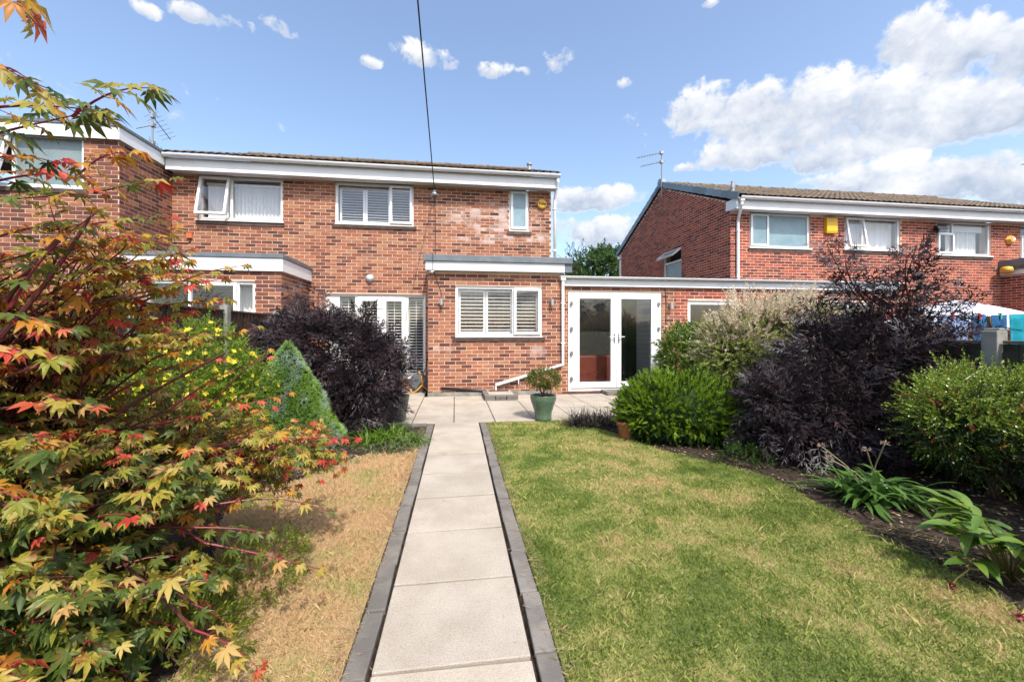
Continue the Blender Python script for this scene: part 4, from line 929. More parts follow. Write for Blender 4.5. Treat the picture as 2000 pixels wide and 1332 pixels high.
t = thing('meter_box', 'small white vent box on the wall between the wall light and the lean-to window', 'vent box', (a.x, YL, a.z)); MB().box(a.x-.1, a.x+.1, YL-.09, YL+.002, a.z-.1, a.z+.08).build('case', M_WHITE, t, bevel=.008); MB().box(a.x-.07, a.x+.07, YL-.094, YL-.089, a.z+.02, a.z+.05).build('louvre', M_GALV, t)
# aerials
def yagi(mb, c, d, L, n, el):
    d = Vector(d).normalized(); s = d.cross(Vector((0, 0, 1))).normalized()
    mb.tube([c, c+d*L], .013, 6)
    for i in range(n): q = c+d*(L*(i+.5)/n); mb.tube([q-s*el, q+s*el], .005, 4)
    return mb
def aerial(base, h, label, arms, stay=None):
    t = thing('television_aerial', label, 'aerial', base, 'television aerials on the roofs')
    MB().tube([base, base+Vector((0, 0, h))], .02, 8).build('mast', M_ALU, t)
    for (z, d, L, n, el) in arms:
        c = base+Vector((0, 0, z)); yagi(MB(), c-Vector(d).normalized()*.1, d, L, n, el).build('antenna', M_ALU, t)
        MB().box(c.x-.05, c.x+.05, c.y-.05, c.y+.05, c.z-.05, c.z+.05).build('clamp', M_GALV, t)
    if stay: MB().tube([base+Vector((0, 0, h*.35)), Vector(stay)], .008, 5).build('stay_wire', M_CABLE, t)
b = Vector((XG-.1, 13.15, 5.95)); hh = onX(1287, 302, XG-.1).z-5.95
aerial(b, hh, 'television aerial with two slanting arms on the slate-blue gable peak', [(hh-.02, (-1, -.2, -.32), 1.15, 10, .10), (hh-.33, (-1, -.2, -.32), .98, 10, .10)], stay=(XG-.1, 14.6, 5.6))
q = at(298, 262, 11.5); aerial(Vector((q.x, q.y, 5.2)), q.z-5.2+.55, 'pair of dark stacked television aerials behind the flat roof of the projecting block', [(q.z-5.2+.5, (.35, .6, -.75), .75, 7, .34), (q.z-5.2-.25, (.6, .3, -.55), .75, 7, .34), (q.z-5.2+.25, (-.8, -.4, -.5), .5, 2, .05)])
q = at(2030, 318, 15.0); aerial(Vector((q.x, q.y, 6.2)), q.z-6.2+.1, 'television aerial poking in over the far red brick roof ridge', [(q.z-6.2, (-1, -.1, -.16), 1.0, 10, .10)])
# hose reel, drain surround, step
p = onG(816, 772); p = Vector((p.x, 9.25, .026))
t = thing('hose_reel', 'grey hose reel with orange hose and handle beside the French doors', 'hose reel', p)
def hx(mb, c, prof, n=28):             # lathe about an axis leaning in X/Y
    ax = Vector((.35, -.94, 0)).normalized(); s = Vector((-ax.y, ax.x, 0)); u = Vector((0, 0, 1)); vs = []; fs = []
    for (r, o) in prof:
        for j in range(n):
            a = 2*math.pi*j/n; vs.append(c+ax*o+s*r*math.cos(a)+u*r*math.sin(a))
    for i in range(len(prof)-1):
        for j in range(n): fs.append((i*n+j, i*n+(j+1) % n, (i+1)*n+(j+1) % n, (i+1)*n+j))
    fs += [tuple(range(n))[::-1], tuple(range((len(prof)-1)*n, len(prof)*n))]; return mb.add(vs, fs)
c = p+Vector((0, 0, .20)); ax = Vector((.35, -.94, 0)).normalized(); sx = Vector((-ax.y, ax.x, 0))
hx(MB(), c, [(.19, -.09), (.20, -.075), (.08, -.07), (.08, .07), (.20, .075), (.19, .09), (.05, .10)]).build('drum', M_GREYP, t)
m = MB()
for k in range(5): m.tube([c+ax*(-.05+.025*k)+sx*(.15+.012*(k % 2))*math.cos(a)+Vector((0, 0, 1))*(.15+.012*(k % 2))*math.sin(a) for a in [2*math.pi*i/24 for i in range(25)]], .013, 6, cap=False)
m.tube([c+ax*.08+sx*.1+Vector((0,0,.1)), c+ax*.14+sx*(.02)+Vector((0,0,-.05)), c+ax*.15-sx*.12+Vector((0,0,-.17)), c+ax*.12-sx*.2+Vector((0,0,-.18)), c+ax*.05-sx*.22+Vector((0,0,-.12))], .013, 8)
m.tube([c+ax*.1+sx*.02+Vector((0,0,.16)), c+ax*.13+sx*.05+Vector((0,0,-.08)), c+ax*.14+sx*.16+Vector((0,0,-.16)), c+ax*.1+sx*.22+Vector((0,0,-.05))], .013, 8).build('hose', M_HOSE, t, smooth=True)
m = MB(); m.tube([c-ax*.1+sx*.12-Vector((0,0,.195)), c-ax*.1+Vector((0,0,.0)), c-ax*.1+sx*-.12-Vector((0,0,.195))], .014, 6); m.tube([c+ax*.1+sx*.12-Vector((0,0,.195)), c+ax*.1+Vector((0,0,.0)), c+ax*.1+sx*-.12-Vector((0,0,.195))], .014, 6)
m.tube([c+sx*.05+Vector((0,0,.1)), c+sx*.16+Vector((0,0,.34)), c+sx*.2+Vector((0,0,.62))], .011, 6); m.build('stand', M_BLACK, t)
m = MB(); m.tube([c-ax*.08+Vector((0,0,.21)), c+ax*.0+Vector((0,0,.235)), c+ax*.08+Vector((0,0,.21))], .016, 8).build('handle', M_HOSE, t, smooth=True)
gx0, gx1 = onG(944, 780).x, onG(1010, 780).x
t = thing('drain_surround', 'low brick drain surround with a concrete cover under the crooked downpipe', 'drain', ((gx0+gx1)/2, 8.1, .026))
y0, y1 = 7.82, 8.49; k = 0
for z in (.026, .078):
    x = gx0
    while x < gx1-.05: box('brick', M_KERB, t, x+.004, min(x+.205, gx1), y0+rs.uniform(-.005, .005), y0+.1, z, z+.048, bevel=.004); x += .215
    for xx in (gx0, gx1-.1):
        y = y0+.105
        while y < y1-.05: box('brick', M_KERB, t, xx+rs.uniform(-.004, .004), xx+.098, y+.004, min(y+.205, y1), z, z+.048, bevel=.004); y += .215
box('cover_slab', M_SLAB, t, gx0+.09, gx1-.09, y0+.09, y1, .10, .135, bevel=.004)
box('grate', M_BLACK, t, gx0+.12, gx1-.14, y1-.16, y1-.02, .136, .142)
q = onG(1200, 775); single(MB().box(q.x-.15, q.x+.75, 8.13, 8.53, .02, .10), 'door_step', M_KERB, 'grey concrete step in front of the glazed double doors', 'step', (q.x+.3, 8.33, .02), bevel=.008)
# inside the link and the lean-to
M_REDW = plain('red_brown_leather', (.32,.075,.045), .55, .4, c2=(.25,.06,.035), scale=5)
t = thing('sofa', 'red-brown sofa standing inside behind the glazed double doors', 'sofa', (3.1, 9.6, .055))
box('base', M_REDW, t, 2.55, 3.85, 9.25, 10.0, .08, .52, bevel=.03); box('backrest', M_REDW, t, 2.55, 3.85, 9.12, 9.3, .056, .80, bevel=.04); box('armrest', M_REDW, t, 3.70, 3.88, 9.302, 10.0, .09, .66, bevel=.04)
q = onY(1376, 640, 9.1); t = thing('table_lamp', 'table lamp with a white shade behind the lean-to window', 'lamp', (q.x, q.y, .72))
MB().lathe((q.x, q.y, .72), [(.07, 0), (.07, .02), (.015, .04), (.015, .42)], 14).build('stem', M_STEEL, t); MB().lathe((q.x, q.y, 1.1), [(.13, 0), (.06, .26)], 20).build('lamp_shade', M_NET, t, smooth=True)
box('table', M_WOODT, HR.root, q.x-.3, q.x+.3, q.y-.05, q.y+.4, .055, .719)
single(MB().lathe((onY(1962, 535, YM-.2).x, YM-.25, 2.98), [(.02, 0), (.10, .03), (.14, .1), (.11, .19), (.03, .21)], 9), 'foam_lump', M_GOLD, 'amber lump of expanding foam under the far flat roof corner', 'foam', (onY(1962, 535, YM-.2).x, YM-.25, 2.98), smooth=True)

# ------------------------------------------------------------------ fences
def board_panel(X, y0, y1, ztop, label, mat, gb=.2, cap=True, group='board fences along the garden sides', z0=.02, side=1):
    t = thing('board_fence', label, 'fence', (X, (y0+y1)/2, 0), group)
    box('gravel_board', M_CONC, t, X-.025, X+.025, y0+.03, y1-.03, 0, gb)
    n = int((y1-y0-.06)/.098); st = (y1-y0-.06)/n; rg = random.Random(int(y0*100))
    for i in range(n):
        y = y0+.03+i*st; a = rg.uniform(.0, .004)
        MB().prism([(X+side*(.012+a), y, gb+.004), (X+side*(.022+a), y, gb+.004), (X+side*(.012+a), y+st+.008, gb+.004), (X+side*(.004+a), y+st+.008, gb+.004)][::side], (0, 0, ztop-gb-.03-rg.uniform(0, .006))).build('board', mat, t)
    for z in (gb+.12, (gb+ztop)/2, ztop-.16): box('rail', mat, t, X-side*.025-.02, X-side*.025+.02, y0+.02, y1-.02, z, z+.06)
    if cap: box('capping', M_WOODT if mat is M_FENCEG else mat, t, X-.035, X+.035, y0+.03, y1-.03, ztop-.028, ztop, bevel=.005)
def post(X, y, h, label, w=.105, notch=True):
    m = MB().prism([(X-w/2, y-w/2, 0), (X+w/2, y-w/2, 0), (X+w/2, y+w/2, 0), (X-w/2, y+w/2, 0)], (0, 0, h)); m.prism([(X-w*.3, y-w/2+.002, h-.002), (X+w*.3, y-w/2+.002, h-.002), (X+w*.3, y+w/2-.002, h-.002), (X-w*.3, y+w/2-.002, h-.002)], (0, 0, .025))
    return single(m, 'fence_post', M_CONC, label, 'fence post', (X, y, 0), 'concrete fence posts', bevel=.008)
XF = -3.23; ly = [8.04, 6.33, 4.62, 2.91, 1.2]
for (a, b), lab in zip(zip(ly[1:], ly), ('dark brown board fence panel behind the black elder and conical spruce', 'dark brown board fence panel behind the yellow-flowered bush', 'dark brown board fence panel hidden behind the maple canopy', 'dark brown board fence panel behind the maple trunk')):
    board_panel(XF, a+.05, b-.05, 1.66, lab, M_FENCE)
for y, lab in zip(ly, ('concrete fence post beside the corner of the left extension', 'concrete fence post between the yellow-flowered bush and the conical spruce', 'concrete fence post behind the yellow-flowered bush', 'concrete fence post hidden behind the maple canopy', 'concrete fence post behind the maple trunk')): post(XF, y, 1.72, lab)
XRF = LX1; ry = [8.45, 6.65, 4.9, 3.12, 1.35]
for (a, b), lab in zip(zip(ry[1:], ry), ('reddish-brown board fence panel under the glossy green bush by the house', 'dark board fence panel behind the pink and cream willow', 'dark board fence panel behind the tall black elder', 'old green-stained board fence panel behind the small-leaved green shrub')):
    board_panel(XRF, a+.05, b-.05, 1.27, lab, M_FENCE if b > 8 else M_FENCEG, side=-1, cap=b < 8)
for y, lab in zip(ry[1:], ('concrete fence post behind the pink and cream willow', 'concrete fence post between the willow and the tall black elder', 'weathered concrete fence post above the small-leaved green shrub', 'weathered concrete fence post behind the peony leaves')): post(XRF, y, 1.36, lab, w=.12)

# ------------------------------------------------------------------ the neighbour's garden on the right
M_CANV = plain('white_canvas', (.66,.68,.74), .8, .2, c2=(.6,.62,.69), scale=2)
c = at(1866, 587, 8.6); t = thing('parasol', 'white canvas garden canopy standing behind the washing line', 'parasol', (c.x, c.y, 0))
m = MB(); n = 8; R = 1.45; top = Vector(c)
for i in range(n):
    a0, a1 = 2*math.pi*i/n, 2*math.pi*(i+1)/n; seg = 6
    for j in range(seg):
        def P(a, f): r = R*f; return Vector((c.x+r*math.cos(a), c.y+r*math.sin(a), c.z-.46*f**1.25))
        f0, f1 = j/seg, (j+1)/seg
        if j == 0: m.add([top, P(a0, f1), P(a1, f1)], [(0, 1, 2)])
        else: m.quad(P(a0, f0), P(a0, f1), P(a1, f1), P(a1, f0))
    p0, p1 = P(a0, 1), P(a1, 1); m.quad(p0, p0-Vector((0,0,.16)), p1-Vector((0,0,.16)), p1)
m.build('canopy', M_CANV, t); MB().tube([(c.x, c.y, 0), (c.x, c.y, c.z)], .024, 10).build('pole', M_ALU, t); MB().lathe((c.x, c.y, 0), [(.25, 0), (.25, .06), (.05, .09), (.04, .3)], 20).build('base', M_CONC, t)
la, lb = at(1795, 612, 6.1), at(2080, 606, 6.1)
t = thing('washing_line', 'washing line strung from a rough timber post behind the fence', 'washing line', (la.x, la.y, 0))
MB().tube([la.lerp(lb, f/12)-Vector((0, 0, .05*math.sin(math.pi*f/12))) for f in range(13)], .006, 6).build('line', M_NET, t)
q = at(1931, 620, 6.25); MB().box(q.x-.045, q.x+.045, q.y-.045, q.y+.045, 0, q.z+.02).build('post', M_TIMB, t, bevel=.008); MB().box(lb.x-.045, lb.x+.045, lb.y-.045, lb.y+.045, 0, lb.z+.05).build('post', M_TIMB, t); MB().box(la.x-.045, la.x+.045, la.y-.045, la.y+.045, 0, la.z+.05).build('post', M_TIMB, t)
def cloth(px0, px1, name, label, cat, colr, c2, drop, seed):
    rg = random.Random(seed); m = MB(); nx, nz = 14, 10; f0, f1 = [(p-1795)/(2080-1795) for p in (px0, px1)]
    dirn = (lb-la).normalized(); nrm = dirn.cross(Vector((0, 0, 1))); ph = rg.random()*6
    V = []
    for j in range(nz+1):
        for i in range(nx+1):
            f = f0+(f1-f0)*i/nx; b = la.lerp(lb, f)-Vector((0, 0, .05*math.sin(math.pi*f)))
            z = j/nz; V.append(b-Vector((0, 0, drop*z+.02*math.sin(i*.9+ph)*z))+nrm*(.035*z*math.sin(i*1.1+ph+z*2)+.02*z))
    F = [(j*(nx+1)+i, (j+1)*(nx+1)+i, (j+1)*(nx+1)+i+1, j*(nx+1)+i+1) for j in range(nz) for i in range(nx)]
    m.add(V, F); o = single(m, name, plain('cloth_'+str(seed), colr, .9, .15, c2=c2, scale=9), label, cat, V[0], 'washing on the line', smooth=True)
    s = o.modifiers.new('thickness', 'SOLIDIFY'); s.thickness = .004
cloth(1833, 1893, 'hanging_towel', 'faded pale blue cloth pegged on the washing line', 'cloth', (.26,.34,.52), (.17,.24,.42), .62, 1)
cloth(1897, 1926, 'hanging_jeans', 'dark blue jeans leg pegged between the pale cloth and the timber post', 'jeans', (.018,.085,.20), (.03,.13,.28), .75, 2)
cloth(1936, 1967, 'hanging_jeans', 'dark blue jeans pegged between the timber post and the teal cloth', 'jeans', (.016,.075,.18), (.03,.12,.25), .75, 3)
cloth(1971, 2040, 'hanging_towel', 'bright teal cloth pegged at the end of the washing line', 'cloth', (.01,.20,.26), (.02,.28,.35), .8, 4)
for (px, lab, cc) in ((1860, 'red peg on the pale blue cloth', (.6,.02,.03)), (1912, 'red peg on the jeans beside the timber post', (.6,.02,.03)), (1885, 'green peg on the edge of the pale blue cloth', (.08,.35,.22)), (1953, 'green peg on the jeans next to the teal cloth', (.08,.35,.22))):
    f = (px-1795)/285; b = la.lerp(lb, f)-Vector((0, 0, .05*math.sin(math.pi*f)))
    single(MB().box(b.x-.012, b.x+.012, b.y-.02, b.y-.006, b.z-.06, b.z+.03).box(b.x-.012, b.x+.012, b.y+.006, b.y+.02, b.z-.06, b.z+.03).box(b.x-.014, b.x+.014, b.y-.01, b.y+.01, b.z-.01, b.z+.006), 'clothes_peg', plain('peg_'+str(cc[0]), cc, .4, .5), lab, 'peg', b-Vector((0, 0, .06)), 'pegs on the washing line')
# weathered slab bench in the border
p = onG(1455, 838); t = thing('garden_bench', 'low grey weathered slab seat between the green mound and the tall black elder', 'bench', (p.x, p.y, 0))
box('seat', M_CONC, t, p.x-.28, p.x+.28, p.y+.05, p.y+.5, .13, .18, bevel=.01); box('leg', M_CONC, t, p.x-.22, p.x-.12, p.y+.1, p.y+.42, 0, .132); box('leg', M_CONC, t, p.x+.12, p.x+.22, p.y+.1, p.y+.42, 0, .132)
# ------------------------------------------------------------------ plants
def unit(A): return A/np.maximum(np.linalg.norm(A, axis=-1, keepdims=True), 1e-9)
def frames(F, U):
    F = unit(F); X = unit(np.cross(F, U)); Z = np.cross(X, F); return np.stack([X, F, Z], -1)      # columns
class Foliage:
    """collects leaves; build() makes the nearest few single leaf objects and joins the rest into one mesh"""
    def __init__(s): s.items = []
    def add(s, tm, P, F, U, S, mi=0):
        P = np.atleast_2d(P); n = len(P)
        s.items.append((tm, P, np.broadcast_to(F, (n, 3)), np.broadcast_to(U, (n, 3)), np.broadcast_to(S, (n,)), np.broadcast_to(mi, (n,))))
    def build(s, root, mats, single_n=0, name='foliage', leaf='leaf', vis=None):
        L = np.array(rootloc(root)); VV = []; TT = []; MI = []; nv = 0; pick = {}
        if single_n:
            al = []
            for k, (tm, P, F, U, S, mi) in enumerate(s.items):
                t = P[:, 0]*SN+P[:, 1]*CS; x = 1000+FPX*(P[:, 0]*CS-P[:, 1]*SN)/np.maximum(t, .05); y = 648-FPX*(P[:, 2]-EYE)/np.maximum(t, .05)
                ok = (t > .3) & (x > 0) & (x < 2000) & (y > 0) & (y < 1332); sc_ = np.where(ok, S/np.maximum(t, .1), 0)
                al += [(v, k, i) for i, v in enumerate(sc_) if v > 0]
            al.sort(reverse=True)
            for v, k, i in al[:single_n]: pick.setdefault(k, set()).add(i)
        cache = {}
        for k, (tm, P, F, U, S, mi) in enumerate(s.items):
            R = frames(np.array(F, float), np.array(U, float)); keep = np.ones(len(P), bool)
            for i in pick.get(k, ()):
                keep[i] = False; key = (id(tm), int(mi[i]))
                if key not in cache: cache[key] = tri_mesh(leaf, tm[0], tm[1], [mats[int(mi[i])]])
                o = bpy.data.objects.new(leaf, cache[key]); col.objects.link(o); o.parent = root
                M = np.eye(4); M[:3, :3] = R[i]*S[i]; M[:3, 3] = P[i]-L; o.matrix_local = Matrix(M.tolist())
            R, P, S, mi = R[keep], P[keep], S[keep], mi[keep]
            if not len(P): continue
            V = np.einsum('nij,vj->nvi', R*S[:, None, None], tm[0])+(P-L)[:, None, :]
            T = tm[1][None]+(np.arange(len(P))*len(tm[0]))[:, None, None]+nv
            VV.append(V.reshape(-1, 3)); TT.append(T.reshape(-1, 3)); MI.append(np.repeat(mi, len(tm[1]))); nv += len(P)*len(tm[0])
        if VV:
            me = tri_mesh(name, np.concatenate(VV), np.concatenate(TT), mats, np.concatenate(MI))
            o = bpy.data.objects.new(name, me); col.objects.link(o); o.parent = root; o['kind'] = 'stuff'; return o
def lance(L=1., w=.22, fold=.05, droop=.12, y0=0.):
    V = np.array([[0, y0, 0], [-w/2, y0+.42*L, fold], [w/2, y0+.42*L, fold], [0, y0+.45*L, 0], [0, y0+L, -droop]], float)
    return V, np.array([[0,3,1],[0,2,3],[1,3,4],[3,2,4]])
def tmerge(parts):
    VV = []; TT = []; n = 0
    for V, T in parts: VV.append(V); TT.append(T+n); n += len(V)
    return np.concatenate(VV), np.concatenate(TT)
def rotz(V, a, p=(0, 0, 0)):
    c, s = math.cos(a), math.sin(a); return V @ np.array([[c, s, 0], [-s, c, 0], [0, 0, 1]])+np.array(p)
def rotm(V, M, p=(0, 0, 0)): return V @ np.array(M).T+np.array(p)
def needle(a, b, w, up=(0, 0, 1)):
    a, b = np.array(a, float), np.array(b, float); d = b-a; s = np.cross(d, up); s = s/max(np.linalg.norm(s), 1e-9)*w/2
    return np.array([a-s, a+s, b]), np.array([[0, 1, 2]])
def maple_leaf(seed, thin=1.0):
    rg = random.Random(seed); ang = [0, 36, 72, 112]; ln = [1., .93, .72, .42]; lob = []
    for i in (3, 2, 1): lob.append((-math.radians(ang[i]+rg.uniform(-5, 5)), ln[i]*rg.uniform(.88, 1.08)))
    lob.append((0, 1.0))
    for i in (1, 2, 3): lob.append((math.radians(ang[i]+rg.uniform(-5, 5)), ln[i]*rg.uniform(.88, 1.08)))
    V = [[0, 0, 0]]; T = []; cup = rg.uniform(.05, .3)
    pol = lambda a, r, z: [r*math.sin(a), r*math.cos(a), z]
    for i, (a, l) in enumerate(lob):
        al = (lob[i-1][0]+a)/2 if i else a-.4; ar = (lob[i+1][0]+a)/2 if i < 6 else a+.4
        b = len(V); h = .115*thin*l**.5; tw = rg.uniform(-.06, .06)
        V += [pol(al, .24*l**.5, .0), pol(a-math.atan2(h, .55*l), .55*l, .05-cup*.25*l+tw), pol(a, l, -cup*l-rg.uniform(0, .15)), pol(a+math.atan2(h, .55*l), .55*l, .05-cup*.25*l-tw), pol(ar, .24*l**.5, .0), pol(a, .55*l, -.02-cup*.25*l)]
        T += [[0, b+5, b+1], [0, b+1, b], [b+1, b+5, b+2], [b+5, b+3, b+2], [0, b+3, b+5], [0, b+4, b+3]]
    return np.array(V, float), np.array(T)
MAPLE = [maple_leaf(i, 1.2) for i in range(5)]
def blade2(l, w): return np.array([[0, 0, 0], [-w/2, .45*l, .01], [w/2, .45*l, 0], [0, l, -.06*l]], float), np.array([[0, 2, 1], [1, 2, 3]])
def elder_leaf(seed):
    rg = random.Random(seed); parts = []; dr = rg.uniform(.12, .45)
    for (y, a, l) in ((.24, 58, .55), (.24, -58, .55), (.5, 50, .56), (.5, -50, .56), (.76, 40, .5), (.76, -40, .5), (.93, 0, .55)):
        a = math.radians(a+rg.uniform(-8, 8)); z = -dr*y*y; lb = []
        lb.append(lance(l*1.1, .078, .014, .16))
        for (f, b, m) in ((.25, 40, .5), (.35, -38, .45), (.55, 32, .36)):
            V, T = blade2(l*m, .058); lb.append((rotz(V, math.radians(b), (0, f*l, -.03*f)), T))
        V, T = tmerge(lb); parts.append((rotz(V, -a, (0, y, z)), T))
    parts.append(needle((0, -.15, 0), (0, .95, -dr*.9), .03)); return tmerge(parts)
ELDER = [elder_leaf(i) for i in range(4)]
def sprig(seed, n, ll, w, spread=55, stem=.02, simple=False):
    rg = random.Random(seed); parts = [needle((0, 0, 0), (0, 1, 0), stem), needle((0, 0, 0), (0, 1, 0), stem, (1, 0, 0))]
    for i in range(n):
        y = .12+.88*i/(n-1); roll = 2.4*i+rg.uniform(-.4, .4); a = math.radians(spread*(1-.55*y)*rg.uniform(.8, 1.2)); l = ll*rg.uniform(.75, 1.15)*(1 if y < .9 else .75)
        V, T = blade2(l, l*w) if simple else lance(l, l*w, .05*l, .10*l); V = V @ np.array(Matrix.Rotation(rg.uniform(-.5, .5), 3, 'Y')).T
        M = Matrix.Rotation(roll, 3, 'Y') @ Matrix.Rotation(a, 3, 'X'); parts.append((rotm(V, M, (0, y, 0)), T))
    return tmerge(parts)
def brush(seed, n=26, ll=.2, w=.05):
    rg = random.Random(seed); parts = [needle((0, 0, 0), (0, 1, 0), .06)]
    for i in range(n):
        y = .08+.92*i/n; r = 2.4*i; a = .95-.5*y; l = ll*rg.uniform(.8, 1.2)*(1-.3*y)
        parts.append(needle((0, y, 0), (l*math.sin(a)*math.cos(r), y+l*math.cos(a), l*math.sin(a)*math.sin(r)), w, (math.sin(r)+.1, .3, math.cos(r))))
    return tmerge(parts)
def lobes_pts(rng, lobes, n, shell=.3, bump=.16, zmin=.04, inner=.62):
    Lb = np.array(lobes, float); A = (Lb[:, 3]*Lb[:, 4]+Lb[:, 4]*Lb[:, 5]+Lb[:, 3]*Lb[:, 5]); k = rng.choice(len(Lb), n*3, p=A/A.sum())
    D = unit(rng.normal(size=(n*3, 3))); r = 1-shell*rng.random(n*3)**1.3
    r = r*(1+bump*np.sin(4.3*D[:, 0]+2.1*k+3*D[:, 2])*np.sin(5.1*D[:, 1]+1.3*k)+bump*.6*np.sin(11*D[:, 0]+5*D[:, 2])*np.sin(9*D[:, 1]-4*D[:, 2]))
    P = Lb[k, :3]+D*r[:, None]*Lb[k, 3:]; N = unit(D/Lb[k, 3:]); ok = P[:, 2] > zmin
    for j in range(len(Lb)):
        q = np.linalg.norm((P-Lb[j, :3])/Lb[j, 3:], axis=1); ok &= ~((q < inner) & (k != j))
    P, N = P[ok][:n], N[ok][:n]; return P, N
UP = np.array([0, 0, 1.])
def plant(name, label, cat, base, group=None): return thing(name, label, cat, Vector(base), group)
def stems(root, base, tips, r0, mat, name='stem', rng=None, n=6, bow=.12):
    rng = rng or random.Random(1)
    for tip in tips:
        b = Vector(base)+Vector((rng.uniform(-.06, .06), rng.uniform(-.06, .06), 0)); e = Vector(tip); pts = []
        off = Vector((rng.uniform(-1, 1), rng.uniform(-1, 1), 0))*bow*(e-b).length
        for i in range(7):
            f = i/6; p = b.lerp(e, f); p.z = b.z+(e.z-b.z)*f**.8; pts.append(p+off*math.sin(math.pi*f)*.5)
        MB().tube(pts, [r0*(1-.8*i/6) for i in range(7)], n).build(name, mat, root, smooth=True)
BARK_D = plain('dark_bark', (.055,.035,.03), .85, .2, c2=(.09,.06,.05), scale=20, bump=.5); BARK_B = plain('brown_bark', (.13,.085,.055), .9, .2, c2=(.08,.055,.04), scale=18, bump=.5)
BARK_R = plain('red_twig', (.22,.018,.028), .5, .4, c2=(.13,.016,.022), scale=9); BARK_M = plain('maple_branch', (.12,.022,.024), .6, .3, c2=(.075,.035,.03), scale=12)

